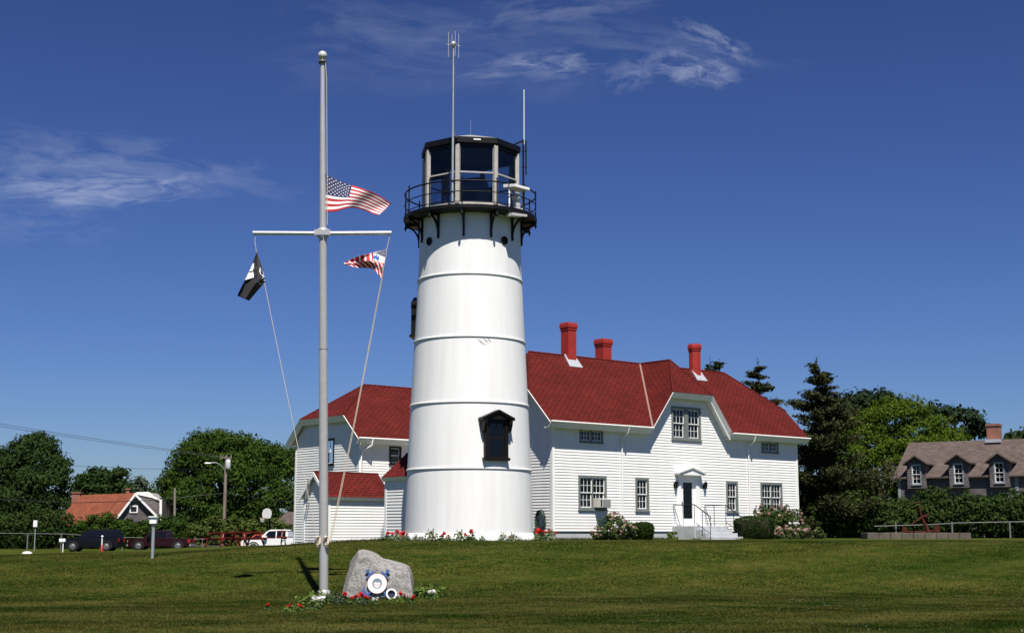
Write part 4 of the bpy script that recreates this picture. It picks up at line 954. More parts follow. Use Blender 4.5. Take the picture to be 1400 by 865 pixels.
# ------------------------------------------------------------------ BOULDER with emblem
bo = thing('boulder', (-3.2, 33.4, .1), 'grey granite boulder bearing a blue and white lifering emblem', 'boulder')
def rock():
    y0 = 33.0
    out = [(464, 822), (468, 800), (474, 768), (489, 751), (503, 754.6), (512, 758), (520, 763.7), (535, 768), (546, 772), (554, 776), (559, 785), (561.5, 797), (563.5, 808), (565, 822)]
    P2 = [(at(x, y, y0).x, at(x, y, y0).z) for x, y in out]; P2[0] = (P2[0][0], -.15); P2[-1] = (P2[-1][0], -.15)
    cx_, cz_ = (-3.17, .35); e0 = at(515.6, 797, 33.0); ec0 = (e0.x, e0.z)
    nu, nr = 96, 26
    rg = np.random.default_rng(4); ph = rg.random((14, 4))*6.28; kk = rg.normal(0, 1, (14, 3))
    def nzf(x, y, z):
        s = 0
        for i in range(14):
            f_ = 2.2*1.5**(i % 7); s += math.sin((kk[i, 0]*x+kk[i, 1]*y+kk[i, 2]*z)*f_+ph[i, 0])/(1.45**(i % 7))
        return s
    L = [0]
    for p, q in zip(P2, P2[1:]+P2[:1]): L.append(L[-1]+math.hypot(q[0]-p[0], q[1]-p[1]))
    xs = [p[0] for p in P2]+[P2[0][0]]; zs = [p[1] for p in P2]+[P2[0][1]]
    m = MB(); vs = []; rows = 0
    # rings: front centre -> front rim -> back rim -> back centre
    prof = [(r, -1) for r in np.linspace(0, .99, 26)]+[(1.0, -.9), (1.005, -.3), (1.0, .3), (.9, .75)]+[(r, 1) for r in np.linspace(.75, 0, 6)]
    for r, side in prof:
        for k in range(nu):
            t = k/nu*L[-1]; x = float(np.interp(t, L, xs)); z = float(np.interp(t, L, zs))
            X = cx_+(x-cx_)*r; Z = cz_+(z-cz_)*r
            lean = .20*(Z-.1)                         # front face leans back
            # left facet: turns away beyond a ridge from the top to the lower left
            ridge = np.interp(Z, [0, .5, 1.2], [-3.93, -3.80, -3.60]); fac = max(0, ridge-X)*1.9
            depth = (.0 if side <= 0 else 0)
            plane = max(lean, lean+2.6*(ridge-X), lean+.5*(Z-(1.04-.50*(X+3.62))), lean+.35*(X+2.78))
            y = 33.0+plane+max(0, (r-.96))*.5+(0 if side == -1 else .03+.30*(side+1))
            n_ = nzf(X*1.3, y*1.3, Z*1.3); n_ = math.copysign(abs(n_)**.7, n_); near = min(1, max(0, math.hypot(X-ec0[0], Z-ec0[1])-.30)/.2); a = (.006+.022*near) if side == -1 else .035
            vs.append((X+.012*n_*(r if side != -1 else 0), y+a*n_, Z+.010*n_*(r > .8)))
        rows += 1
    fs = [(i*nu+k, (i+1)*nu+k, (i+1)*nu+(k+1) % nu, i*nu+(k+1) % nu) for i in range(rows-1) for k in range(nu)]
    m.add(vs, fs, True); 
    o = m.build('rock', mat('grey_granite', (.13, .125, .12), .9, .3, 20, bump=1.0, bscale=26, col2=(.32, .305, .285)), bo, sharp=22)
rock()
ec = at(515.6, 797, 33.0)
def EM(u, z, d): Z = ec.z+z; return Vector((ec.x+u, 33.0+.20*(Z-.1)-.035-d, Z))
def ringmesh(r0, r1, d0, d1, m_, name, n=40):
    b = MB()
    for k in range(n):
        t0, t1 = 2*math.pi*k/n, 2*math.pi*(k+1)/n
        q = [(r0, t0), (r1, t0), (r1, t1), (r0, t1)]; A = [EM(r*math.cos(t), r*math.sin(t), d0) for r, t in q]; B = [EM(r*math.cos(t), r*math.sin(t), d1) for r, t in q]
        b.hexa(A+B)
    return b.build(name, m_, em)
em_b = MB()
for s in (-1, 1):          # crossed anchors
    def AN(u, z, d, s=s): c, q = math.cos(R(40)), math.sin(R(40)); return EM(s*(u*c-z*-q*-1 if False else u*c+z*q), z*c-u*q, d)
    em_b.prism([(-.022, -.36), (.022, -.36), (.022, .36), (-.022, .36)], AN, 0, .012+.004*s)
    em_b.prism([(-.11, .24), (.11, .24), (.11, .285), (-.11, .285)], AN, 0, .02+.003*s)
    em_b.prism([(-.04, .34), (.04, .34), (.055, .40), (-.055, .40)], AN, 0, .018+.003*s)
    em_b.prism([(-.19, -.22), (-.12, -.30), (0, -.33), (.12, -.30), (.19, -.22), (.16, -.37), (0, -.42), (-.16, -.37)], AN, 0, .016+.004*s)
em = em_b.build('emblem', mat('crest_blue_paint', (.030, .075, .24), .6, .2, 14), bo)
ringmesh(.118, .222, .0, .034, mat('crest_white_paint', (.78, .77, .74), .55, .08, 12), 'life_ring')
ringmesh(.222, .236, .0, .028, mat('crest_rim', (.25, .10, .10), .6, .1, 10), 'ring_border')
ringmesh(.0, .1175, .0, .024, mat('crest_grey_blue', (.16, .20, .24), .6, .1, 10), 'ring_centre')
b = MB(); b.prism([(-.075, .02), (-.072, -.04), (-.05, -.078), (0, -.1), (.05, -.078), (.072, -.04), (.075, .02)], EM, .024, .034); sh_ = b.build('shield', mat('crest_white_paint', (.78, .77, .74), .55, .08, 12), em)
b = MB()
for k in range(-2, 3): b.box(k*.028-.006, k*.028+.006, -.065+.012*abs(k), .004, .034, .037, EM)
b.build('shield_stripe', mat('crest_stripe', (.35, .12, .12), .6, .1, 10), em)
lamp = thing('floodlight', Vector((at(533, 820, 32.5).x, 32.5, .1)), 'white round floodlight barrel lying tilted at the foot of the boulder', 'floodlight')
lc = at(535, 811.6, 32.45); ld = Vector((.22, -1, .30)).normalized(); la = ld.cross(Vector((0, 0, 1))).normalized(); lb = la.cross(ld).normalized()
LP = lambda q: lc+la*q.x+lb*q.y+ld*q.z
b = MB(); b.lathe(lc, [(.0, -.30), (.07, -.29), (.10, -.24), (.118, -.05), (.124, -.02), (.124, .03), (.092, .03), (.088, -.02)], 28, P=LP); b.build('barrel', TRIM, lamp, sharp=35)
b = MB(); b.lathe(lc, [(.10, -.03), (.0, -.035)], 24, P=LP); b.build('lens', mat('dark_lens', (.03, .035, .06), .12, .2, 5), lamp)
b = MB(); b.box(-.06, .06, -.05, .05, .02, .12, lambda x, y, z: Vector((lc.x-.02+x, 32.55+y, z))); b.build('bracket', BLACK, lamp)

# ------------------------------------------------------------------ vegetation builders
def leafcards(c, nrm, size, g, jitter=.9, aspect=.55):
    n = len(c); nr = nrm+g.normal(0, jitter, (n, 3)); nr /= np.linalg.norm(nr, axis=1)[:, None]+1e-9
    t = np.cross(nr, g.normal(0, 1, (n, 3))); t /= np.linalg.norm(t, axis=1)[:, None]+1e-9; b_ = np.cross(nr, t)
    s = (size*(.6+.8*g.random(n)))[:, None] if np.isscalar(size) else size[:, None]
    return np.stack([c-t*s*.5, c+b_*s*aspect*.5-t*s*.05, c+t*s*.5, c-b_*s*aspect*.5-t*s*.05], 1)
def crown_cards(blobs, dens, leaf, g, clumpr=.30, aspect=.6, under=False, m=30, flat=.8):
    """leaf clumps over overlapping lobes; each clump is a small ball of leaves"""
    C = []; Nn = []; T = []
    for (bx, by, bz, rx, ry, rz) in blobs:
        k = max(14, int(2.6*dens*(rx*ry+ry*rz+rx*rz)/3*4))
        d = g.normal(0, 1, (k, 3)); d /= np.linalg.norm(d, axis=1)[:, None]; d[:, 2] = np.where((d[:, 2] < -.35) & (not under), -d[:, 2]*.6, d[:, 2])
        rr_ = np.where(g.random(k) < .8, .86+.2*g.random(k), .45+.4*g.random(k))
        ctr = np.array([bx, by, bz])+d*rr_[:, None]*np.array([rx, ry, rz]); cr = clumpr*(.55+.9*g.random(k))
        tone = g.normal(0, .16, k)
        dd = g.normal(0, 1, (k, m, 3)); dd /= np.linalg.norm(dd, axis=2)[:, :, None]; dd[:, :, 2] *= flat
        rad_ = cr[:, None, None]*(.5+.55*g.random((k, m, 1)))
        p = ctr[:, None, :]+dd*rad_
        C.append(p.reshape(-1, 3)); Nn.append((dd+.5*d[:, None, :]+np.array([0, 0, .25])).reshape(-1, 3))
        T.append((.45+tone[:, None]+g.normal(0, .14, (k, m))).reshape(-1))
    C = np.concatenate(C); Nn = np.concatenate(Nn); T = np.clip(np.concatenate(T), 0, 1)
    return leafcards(C, Nn, leaf, g, .55, aspect), T
def limb(mb, p, q, r0, r1, rr, n=6):
    pts = []; p = Vector(p); q = Vector(q); L = (q-p).length
    for i in range(n+1):
        t = i/n; pts.append(p+(q-p)*t+Vector((rr.uniform(-1, 1), rr.uniform(-1, 1), 0))*L*.035*(0 < i < n))
    mb.tube(pts, [r0+(r1-r0)*i/n for i in range(n+1)], 7)
BARK = mat('bark', (.07, .055, .042), .9, .3, 8, bump=.6)
def tree(name, label, base, blobs, mleaf, leaf=.35, dens=2.0, clumpr=.6, seed=1, trunk_r=.25, group=None, m=30, flat=.8):
    t = thing(name, base, label, 'tree', group); g = np.random.default_rng(seed); rr = random.Random(seed)
    b = MB(); top = max(q[2] for q in blobs); cxm = sum(q[0] for q in blobs)/len(blobs); cym = sum(q[1] for q in blobs)/len(blobs)
    fork = Vector((base[0]*.6+cxm*.4, base[1]*.6+cym*.4, base[2]+(top-base[2])*.4))
    limb(b, Vector(base)-Vector((0, 0, .2)), fork, trunk_r, trunk_r*.7, rr)
    for q in blobs: limb(b, fork, (q[0], q[1], q[2]), trunk_r*.5, trunk_r*.12, rr)
    b.build('trunk', BARK, t)
    V, T = crown_cards(blobs, dens, leaf, g, clumpr, m=m, flat=flat)
    quads_mesh('crown', V, 4, mleaf, t, tint=T); return t
def blob_px(px, py, Y, rpx, rpy=None, ry=None, dy=0):
    """a lobe standing at (px,py) at distance Y with pixel radii"""
    k = Y/F*1.0; p = at(px, py, Y+dy); rx = rpx*k; rz = (rpy or rpx)*k
    return (p.x, p.y, p.z, rx, ry or rx, rz)
def conifer(name, label, base, height, width, mleaf, seed, group=None, droop=.25, n_whorl=22, needle=.2, gappy=.0, top_open=.0, low=.05):
    t = thing(name, base, label, 'tree', group); g = np.random.default_rng(seed); rr = random.Random(seed)
    b = MB(); B0 = Vector(base); b.tube([B0-Vector((0, 0, .2)), B0+Vector((.05, 0, height*.5)), B0+Vector((0, 0, height))], [height*.022, height*.013, .02], 7)
    C = []; Nn = []; T = []
    for w in range(n_whorl):
        f_ = low+(1-low)*(w+1.6*(g.random()-.5))/n_whorl; f_ = min(.985, max(low, f_)); z = B0.z+height*f_
        L0 = width/2*(1-f_)**.75*(1.0)
        for k in range(6 if f_ < .8 else 4):
            if g.random() < gappy: continue
            a = g.random()*6.283; L = L0*(.45+.75*g.random())+.12; zk = height*.03*g.normal(); steps = max(4, int(L*9/ max(.5, needle*5)))
            tip = None
            pts = []
            for s in range(steps+1):
                u = s/steps; dz = -droop*L*math.sin(u*2.2)*(1-f_*.7)+.22*L*u*u+ .05*g.normal()*L*.3
                p = np.array([B0.x+math.cos(a)*L*u, B0.y+math.sin(a)*L*u, z+zk+dz]); pts.append(p)
                if u > .08:
                    m = int(16+26*u); spread = (.10+.16*L*(.35+.65*u)*(1.15-u*.7))
                    off = g.normal(0, 1, (m, 3))*np.array([spread, spread, spread*.35])
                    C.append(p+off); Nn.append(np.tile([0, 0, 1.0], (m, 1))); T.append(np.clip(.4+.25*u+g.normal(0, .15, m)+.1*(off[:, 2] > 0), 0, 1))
            if L > .5: b.tube([Vector(pts[0]), Vector(pts[len(pts)//2]), Vector(pts[-1])], [.012+.012*L, .012+.006*L, .008], 4)
    p = np.array([[B0.x, B0.y, B0.z+height*x] for x in np.linspace(.85, 1.02, 30)]); C.append(p+g.normal(0, .05, p.shape)); Nn.append(np.tile([0, 0, 1.0], (30, 1))); T.append(np.full(30, .5))
    b.build('trunk', BARK, t)
    C = np.concatenate(C); Nn = np.concatenate(Nn); T = np.concatenate(T)
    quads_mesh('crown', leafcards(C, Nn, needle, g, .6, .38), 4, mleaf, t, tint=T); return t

DARKG = leafmat('dark_broadleaf', (.012, .026, .006), (.040, .072, .016), .22)
MIDG = leafmat('mid_broadleaf', (.012, .030, .004), (.058, .100, .013), .25)
BRIGHT = leafmat('bright_broadleaf', (.026, .058, .004), (.110, .155, .014), .3)
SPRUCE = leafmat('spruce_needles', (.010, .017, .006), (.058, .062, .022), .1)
PINE = leafmat('pine_needles', (.008, .018, .008), (.026, .044, .018), .1)
HEDGE = leafmat('hedge_leaf', (.012, .028, .006), (.050, .080, .016), .2)
YEW = leafmat('yew_leaf', (.010, .022, .004), (.034, .058, .009), .15)
RHODO = leafmat('rhododendron_leaf', (.030, .058, .014), (.13, .17, .05), .25)
PINK = leafmat('pink_blossom', (.38, .19, .19), (.62, .44, .40), .3)
REDF = leafmat('red_blossom', (.45, .010, .012), (.75, .03, .025), .25)
WHTF = leafmat('white_blossom', (.6, .58, .55), (.8, .78, .76), .25)
GERL = leafmat('geranium_leaf', (.03, .06, .015), (.10, .15, .045), .25)
DUSTY = leafmat('grey_green_leaf', (.10, .14, .07), (.28, .33, .20), .25)

# ------------------------------------------------------------------ trees on the right
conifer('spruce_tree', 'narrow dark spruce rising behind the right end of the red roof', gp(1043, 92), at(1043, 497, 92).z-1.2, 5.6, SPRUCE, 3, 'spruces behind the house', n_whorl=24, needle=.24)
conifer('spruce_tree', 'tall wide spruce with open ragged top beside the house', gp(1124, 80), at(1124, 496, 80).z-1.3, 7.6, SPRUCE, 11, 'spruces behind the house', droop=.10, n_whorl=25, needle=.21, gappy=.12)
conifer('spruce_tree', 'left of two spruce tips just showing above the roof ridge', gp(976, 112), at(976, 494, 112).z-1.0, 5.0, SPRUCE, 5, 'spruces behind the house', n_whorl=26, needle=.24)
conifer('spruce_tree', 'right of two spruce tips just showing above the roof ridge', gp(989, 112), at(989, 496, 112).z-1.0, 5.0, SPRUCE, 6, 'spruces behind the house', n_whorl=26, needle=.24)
tree('dark_tree', 'dark fine-leaved tree between the tall spruce and the bright tree', gp(1190, 122), [blob_px(1160, 560, 122, 34, 22), blob_px(1190, 552, 122, 30, 18), blob_px(1215, 560, 122, 26, 20), blob_px(1140, 600, 122, 30, 40), blob_px(1185, 600, 122, 40, 40), blob_px(1135, 650, 121, 34, 44), blob_px(1165, 690, 121, 40, 34)], PINE, .34, 2.0, .55, 21, .3)
tree('leafy_tree', 'broad bright green tree left of the grey shingled house', gp(1225, 108), [blob_px(1220, 578, 108, 40, 36), blob_px(1262, 592, 108, 38, 28), blob_px(1182, 600, 108, 32, 32), blob_px(1250, 618, 108, 50, 34, dy=-1), blob_px(1298, 604, 108, 26, 24), blob_px(1205, 640, 107, 42, 40), blob_px(1165, 645, 107, 26, 36), blob_px(1235, 562, 108, 32, 20), blob_px(1195, 680, 107, 40, 26)], BRIGHT, .21, 1.15, .8, 22, .3, m=64, flat=.6)
tree('small_tree', 'yellowish loose bush growing beside the grey shingled house', gp(1205, 98), [blob_px(1207, 652, 98, 17, 22), blob_px(1192, 668, 98, 18, 24), blob_px(1214, 672, 98, 12, 22)], leafmat('olive_leaf', (.04, .05, .015), (.13, .13, .05), .25), .2, 2.4, .35, 27, .1)
tree('dark_tree', 'dark sparse tree behind the roof of the shingled house', gp(1320, 118), [blob_px(1285, 568, 118, 26, 14), blob_px(1318, 577, 118, 24, 17), blob_px(1335, 590, 118, 13, 14), blob_px(1262, 572, 118, 22, 16), blob_px(1300, 600, 118, 36, 20)], PINE, .42, 1.15, .65, 23, .25)
tree('dark_tree', 'low dark treetop beyond the brick chimney at far right', gp(1396, 125), [blob_px(1395, 603, 125, 20, 13), blob_px(1420, 598, 125, 24, 16), blob_px(1385, 610, 125, 16, 12)], DARKG, .4, 1.6, .6, 24, .25)
def hedge(name, label, pts, Y, mleaf, seed, leaf=.2, dens=3.0, clumpr=.3, cat='hedge'):
    g = np.random.default_rng(seed); base = gp(pts[len(pts)//2][0], Y); t = thing(name, base, label, cat)
    blobs = []
    for px, py, r in pts:
        p = at(px, py, Y); gzv = gz(p.x, Y); k = Y/F; hh = max(.3, p.z-gzv)
        blobs.append((p.x, Y+g.uniform(-.3, .3), gzv+hh*.52, r*k, r*k*1.0, hh*.52))
    V, T = crown_cards(blobs, dens, leaf, g, clumpr, under=True)
    zmin = np.array([gz(x, y) for x, y in V[:, 0, :2]]); V = V[V[:, :, 2].min(1) > zmin-.05] if False else V
    quads_mesh('foliage', V, 4, mleaf, t, tint=T)
    b = MB(); rr = random.Random(seed)
    for q in blobs: limb(b, (q[0], q[1], q[2]-q[5]*1.05), (q[0]+.1, q[1], q[2]+q[5]*.4), .05, .02, rr, 3)
    b.build('stem', BARK, t); return t
rg = random.Random(9)
hedge('hedge', 'long tall dark green hedge in front of the grey shingled house', [(px, 684-4*math.sin(px*.05)+rg.uniform(-5, 4)-(7 if px > 1270 else 0), 22) for px in range(1124, 1460, 15)], 79, HEDGE, 31, .17, 7.5, .3)

# ------------------------------------------------------------------ shingled house on the right
gu = Vector((.84, -.543, 0)).normalized(); gv = Vector((.543, .84, 0)).normalized(); GO = at(1231, 729, 96); GO.z = 0
def G(a, v, z): return GO+gu*a+gv*v+Vector((0, 0, z))
gh = thing('shingled_house', G(5, 3, .8), 'grey shingled house with three roof dormers behind the hedge', 'house')
SHW = shingle('weathered_cedar_shingle', (.20, .175, .175), (.13, .118, .12), (.05, .045, .047), .16, .125, .014, .5)
SHR = shingle('brown_grey_roof_shingle', (.125, .095, .082), (.085, .066, .060), (.04, .032, .03), .3, .16, .012, .4)
DWOOD = mat('dark_brown_trim', (.055, .045, .045), .7, .2, 5)
gzE = at(1228, 653, 96).z; gW, gD = 17.0, 7.6; gRz = at(1262, 604, 98.6).z
gs = (gRz-gzE)/(gD/2+.3)
gf = lambda u, z, d: G(u, -d, z)
b = MB(); gwt = gzE+gs*.3-.08
b.face([gf(0, .3, 0), gf(gW, .3, 0), gf(gW, gwt, 0), gf(0, gwt, 0)]); b.face([G(0, 0, .3), G(0, gD, .3), G(0, gD, gwt), G(0, gD/2, gRz-.1), G(0, 0, gwt)]); b.face([G(gW, 0, .3), G(gW, gD, .3), G(gW, gD, gwt), G(gW, gD/2, gRz-.1), G(gW, 0, gwt)]); b.face([G(0, gD, .3), G(gW, gD, .3), G(gW, gD, gwt), G(0, gD, gwt)])
b.build('wall', SHW, gh)
gp_ = [[(-.3, -.3, gzE), (gW+.3, -.3, gzE), (gW+.3, gD/2, gRz), (-.3, gD/2, gRz)], [(-.3, gD/2, gRz), (gW+.3, gD/2, gRz), (gW+.3, gD+.3, gzE), (-.3, gD+.3, gzE)]]
groof = roofslab([[G(*p) for p in q] for q in gp_], .1, SHR, DWOOD, gh)
for q0, q1 in ((-.02, .16), (7.75, 7.95)):
    b = MB(); b.box(q0, q1, .3, gwt-.02, 0, .03, gf); b.build('corner_board', mat('pale_grey_trim', (.25, .27, .28), .6, .05, 5), gh)
for px in (1254.5, 1312, 1367.5):
    # find a with the facade plane
    a = None
    for k in range(0, 1600):
        q = G(k*.01, -.05, gzE+.3); w = q.y*CT+(q.z-EYE)*ST
        if CX+F*q.x/w >= px: a = k*.01; break
    dwn, dz0, dz1 = .62, gzE-.55, gzE+1.0
    # window dormer breaking the eave: front wall flush with the facade
    hole = (a-.34, a+.34, dz0+.06, dz1-.10)
    m = MB()
    siding(m, lambda u, z, d: gf(u, z, d+.36), [[(a-dwn, dz0-.2), (a+dwn, dz0-.2), (a+dwn, dz1), (a, dz1+.42), (a-dwn, dz1)]], [hole], .12, dz0-.2)
    vb = (dz1-gzE)/gs+.6
    for sg in (-1, 1): m.face([G(a+sg*dwn, -.36, dz0-.2), G(a+sg*dwn, vb, dz0-.2), G(a+sg*dwn, vb, dz1), G(a+sg*dwn, -.36, dz1)])
    m.face([G(a-dwn, -.36, dz0-.2), G(a+dwn, -.36, dz0-.2), G(a+dwn, .2, dz0-.2), G(a-dwn, .2, dz0-.2)])
    dm = m.build('dormer', SHW, gh)
    vr = (dz1+.5-gzE)/gs+.4; ee = .22
    roofslab([[G(a-dwn-ee, -.66, dz1-.08), G(a, -.66, dz1+.5), G(a, vr, dz1+.5), G(a-dwn-ee, vr, dz1-.08)][::-1], [G(a, -.66, dz1+.5), G(a+dwn+ee, -.66, dz1-.08), G(a+dwn+ee, vr, dz1-.08), G(a, vr, dz1+.5)][::-1]], .1, SHR, DWOOD, gh, 'dormer_roof')
    window(lambda u, z, d: gf(u, z, d+.36), gh, *hole, n=1, casing=mat('blue_grey_trim', (.22, .25, .27), .6, .05, 5), cas=.07, cols=2, rows=2, lower=True)
chp = None
for k in range(0, 1600):
    q = G(k*.01, gD/2, gRz); w = q.y*CT+(q.z-EYE)*ST
    if CX+F*q.x/w >= 1359.5: chp = k*.01; break
b = MB(); b.box(chp-.42, chp+.42, gD/2-.35, gD/2+.35, gRz-.6, gRz+.92, G); b.box(chp-.47, chp+.47, gD/2-.4, gD/2+.4, gRz+.92, gRz+1.08, G); b.build('chimney', BRICK, groof)
b = MB(); b.box(chp-.5, chp+.55, gD/2-.6, gD/2-.36, gRz-.22, gRz+.0, G); b.build('chimney_flashing', LEAD, groof)

# anchor on its stone base, and rail fence
sb = MB(); y0 = 66.0
pA, pB = gp(1186, y0), gp(1328, y0); zt = at(1256, 727.5, y0).z
k_ = 9
base = thing('stone_plinth', (pA+pB)/2, 'long low tan stone plinth under the rusty red anchor', 'plinth')
for i in range(k_):
    b = MB(); x0 = pA.x+(pB.x-pA.x)*i/k_; x1 = pA.x+(pB.x-pA.x)*(i+1)/k_-.015; b.box(x0, x1, y0-.0, y0+1.3, pA.z-.2, zt+random.Random(i).uniform(-.02, .0), None); b.build('block', mat('tan_stone', (.095, .08, .06), .9, .25, 2.5, bump=.5), base, bevel=.02)
an = thing('anchor', at(1265, 727, 66.6), 'old rusty red ship anchor leaning on the stone plinth', 'anchor')
RUST = mat('rust_red_paint', (.060, .013, .009), .85, .3, 5, bump=.3, spec=.15)
A_ = lambda x, y, dy=0: at(x, y, 66.6+dy)
b = MB(); b.tube([A_(1256, 690), A_(1260, 706), A_(1269, 727.5)], [.035, .055, .09], 8); b.tube([A_(1269, 727), A_(1262, 711)], [.11, .07], 8); b.build('shank', RUST, an)
b = MB(); b.tube([A_(1246, 716, -.7), A_(1252, 712, -.3), A_(1261, 706), A_(1270, 702, .5)], .032, 7); b.lathe(A_(1265.5, 706, .25), [(.0, -.1), (.1, 0), (.0, .1)], 10); b.build('stock', RUST, an)
b = MB(); b.tube([A_(1252, 688), A_(1255, 685.5), A_(1259, 688), A_(1257, 692)], .03, 6); b.build('ring', RUST, an)
b = MB(); b.tube([A_(1237, 725, .2), A_(1246, 727, .1), A_(1269, 728), A_(1277, 725, -.2), A_(1283, 721, -.3)], [.03, .055, .09, .05, .02], 7)
for (px, py, dy) in ((1237, 724, .2), (1281, 722, -.3)):
    c = A_(px, py, dy); b.hexa([c+Vector((-.16, -.05, -.16)), c+Vector((.14, -.05, -.14)), c+Vector((.14, .05, -.14)), c+Vector((-.16, .05, -.16)), c+Vector((-.1, -.05, .16)), c+Vector((.08, -.05, .14)), c+Vector((.08, .05, .14)), c+Vector((-.1, .05, .16))])
b.build('fluke', RUST, an)
fr = thing('rail_fence', gp(1330, 74), 'low grey pipe rail fence running before the right hedge', 'fence')
b = MB(); pts = [at(1195, 719, 75), at(1268, 717, 74.6), at(1310, 714.5, 74.2), at(1381, 713, 74), at(1440, 712, 73.8)]; b.tube(pts, .03, 6); b.build('rail', DULL, fr)
for px, Y in ((1225, 75), (1302, 74.3), (1381, 74.0), (1437, 73.8)):
    b = MB(); p = gp(px, Y); b.tube([p-Vector((0, 0, .2)), Vector((p.x, Y, at(px, 713.5, Y).z+.03))], .05, 8); b.build('post', DULL, fr)

# ------------------------------------------------------------------ shrubs at the house
def shrub(name, label, pts, Y, mleaf, seed, leaf, dens, clumpr, blossom=None, nb=0, cat='shrub', bsz=.12, group=None):
    g = np.random.default_rng(seed); base = gp(pts[0][0], Y); t = thing(name, base, label, cat, group)
    blobs = []
    for q in pts:
        px, py, rx, ry = q[:4]; dy = q[4] if len(q) > 4 else 0; blobs.append(blob_px(px, py, Y+dy, rx, ry))
    V, T = crown_cards(blobs, dens, leaf, g, clumpr, under=True); zc = V[:, :, 2].mean(1); keep = zc > base.z-.03
    quads_mesh('foliage', V[keep], 4, mleaf, t, tint=T[keep])
    b = MB(); rr = random.Random(seed)
    for q in blobs: limb(b, (base.x+(q[0]-base.x)*.5, q[1], base.z-.1), (q[0], q[1], q[2]), .03, .012, rr, 3)
    b.build('stem', BARK, t)
    if blossom:
        C = []; Nn = []; T = []
        for i in range(nb):
            q = blobs[g.integers(len(blobs))]; d = g.normal(0, 1, 3); d[1] = -abs(d[1]); d[2] = abs(d[2])*.9-.15; d /= np.linalg.norm(d)
            c = np.array(q[:3])+d*np.array(q[3:])*1.08; m = 22; dd = g.normal(0, 1, (m, 3)); dd /= np.linalg.norm(dd, axis=1)[:, None]
            C.append(c+dd*bsz*(.5+.3*g.random((m, 1)))*np.array([1, 1, .8])); Nn.append(dd); T.append(np.clip(np.full(m, g.random())+g.normal(0, .15, m), 0, 1))
        C = np.concatenate(C); C[:, 2] = np.maximum(C[:, 2], base.z+.05)
        quads_mesh('blossom', leafcards(C, np.concatenate(Nn), bsz*.8, g, .3, .85), 4, blossom, t, tint=np.concatenate(T))
    return t
def boxhedge(name, label, px0, px1, py0, Y, depth, seed, mleaf=YEW):
    """clipped hedge: leaves over a rounded block"""
    g = np.random.default_rng(seed); a, c = at(px0, 729, Y), at(px1, 729, Y); cx_ = (a.x+c.x)/2; hw = (c.x-a.x)/2; gz0 = gz(cx_, Y); ht = at((px0+px1)/2, py0, Y).z-gz0
    t = thing(name, (cx_, Y, gz0), label, 'shrub'); n = 15000
    d = g.normal(0, 1, (n, 3)); d /= np.linalg.norm(d, axis=1)[:, None]
    e = 5.0; s = (np.abs(d)**e).sum(1)**(1/e); d = d/s[:, None]
    p = np.stack([cx_+d[:, 0]*hw*(.92+.08*d[:, 2]), Y+d[:, 1]*depth/2, gz0+ht*.5+d[:, 2]*ht*.5], 1)*1.0
    p += g.normal(0, .025, p.shape); p[:, 2] += .025*np.sin(p[:, 0]*6)*(d[:, 2] > .5)
    quads_mesh('foliage', leafcards(p, d, .065, g, .7, .5), 4, mleaf, t, tint=np.clip(.45+g.normal(0, .2, n), 0, 1))
    b = MB(); b.tube([Vector((cx_, Y, gz0-.1)), Vector((cx_, Y, gz0+ht*.7))], [.06, .02], 6); b.build('stem', BARK, t)
    b = MB(); b.lathe((cx_, Y, gz0), [(min(hw, depth/2)*.8, .05), (min(hw, depth/2)*.85, ht*.5), (min(hw, depth/2)*.75, ht*.88), (.0, ht*.9)], 12); b.build('inner_twigs', BARK, t)
    return t
shrub('rhododendron', 'loose rhododendron with pink blossom under the left ground floor window', [(838, 722, 23, 15), (828, 727, 20, 10), (852, 726, 17, 12), (840, 710, 12, 9), (822, 732, 15, 6), (860, 731, 10, 6)], 57.6, RHODO, 41, .11, 9, .15, PINK, 34, bsz=.085)
boxhedge('clipped_shrub', 'small clipped dark yew block right of the pink rhododendron', 863, 893, 715.5, 58.6, .9, 42)
boxhedge('clipped_shrub', 'larger clipped dark yew block right of the front steps', 1005, 1058, 707, 63.4, 1.7, 43)
shrub('rhododendron', 'big rhododendron with pink blossom at the right corner of the house', [(1050, 706, 28, 16), (1072, 704, 22, 15), (1064, 716, 30, 18), (1036, 702, 16, 11), (1085, 718, 14, 16), (1062, 727, 26, 11), (1045, 716, 22, 16)], 66.0, leafmat('rhodo_dark_leaf', (.022, .044, .010), (.085, .115, .032), .2), 44, .11, 8, .15, PINK, 44, bsz=.085)
shrub('azalea_shrub', 'low azalea with pale pink flowers beside the larger clipped yew', [(1072, 728, 14, 11), (1088, 727, 14, 12), (1062, 731, 9, 8)], 63.6, RHODO, 45, .10, 8, .13, PINK, 22, bsz=.10)
shrub('azalea_shrub', 'spreading green azalea nearest the long right hedge', [(1104, 727, 17, 12), (1096, 731, 14, 9), (1118, 731, 10, 8)], 66.0, leafmat('rhodo_dark_leaf', (.022, .044, .010), (.085, .115, .032), .2), 46, .11, 7, .14, PINK, 5, bsz=.08)
shrub('low_plant', 'small bright green plant in front of the house left of the steps', [(921, 732.5, 8, 5)], 60.3, leafmat('fresh_leaf', (.05, .09, .015), (.16, .22, .05), .3), 47, .09, 22, .08, cat='plant')

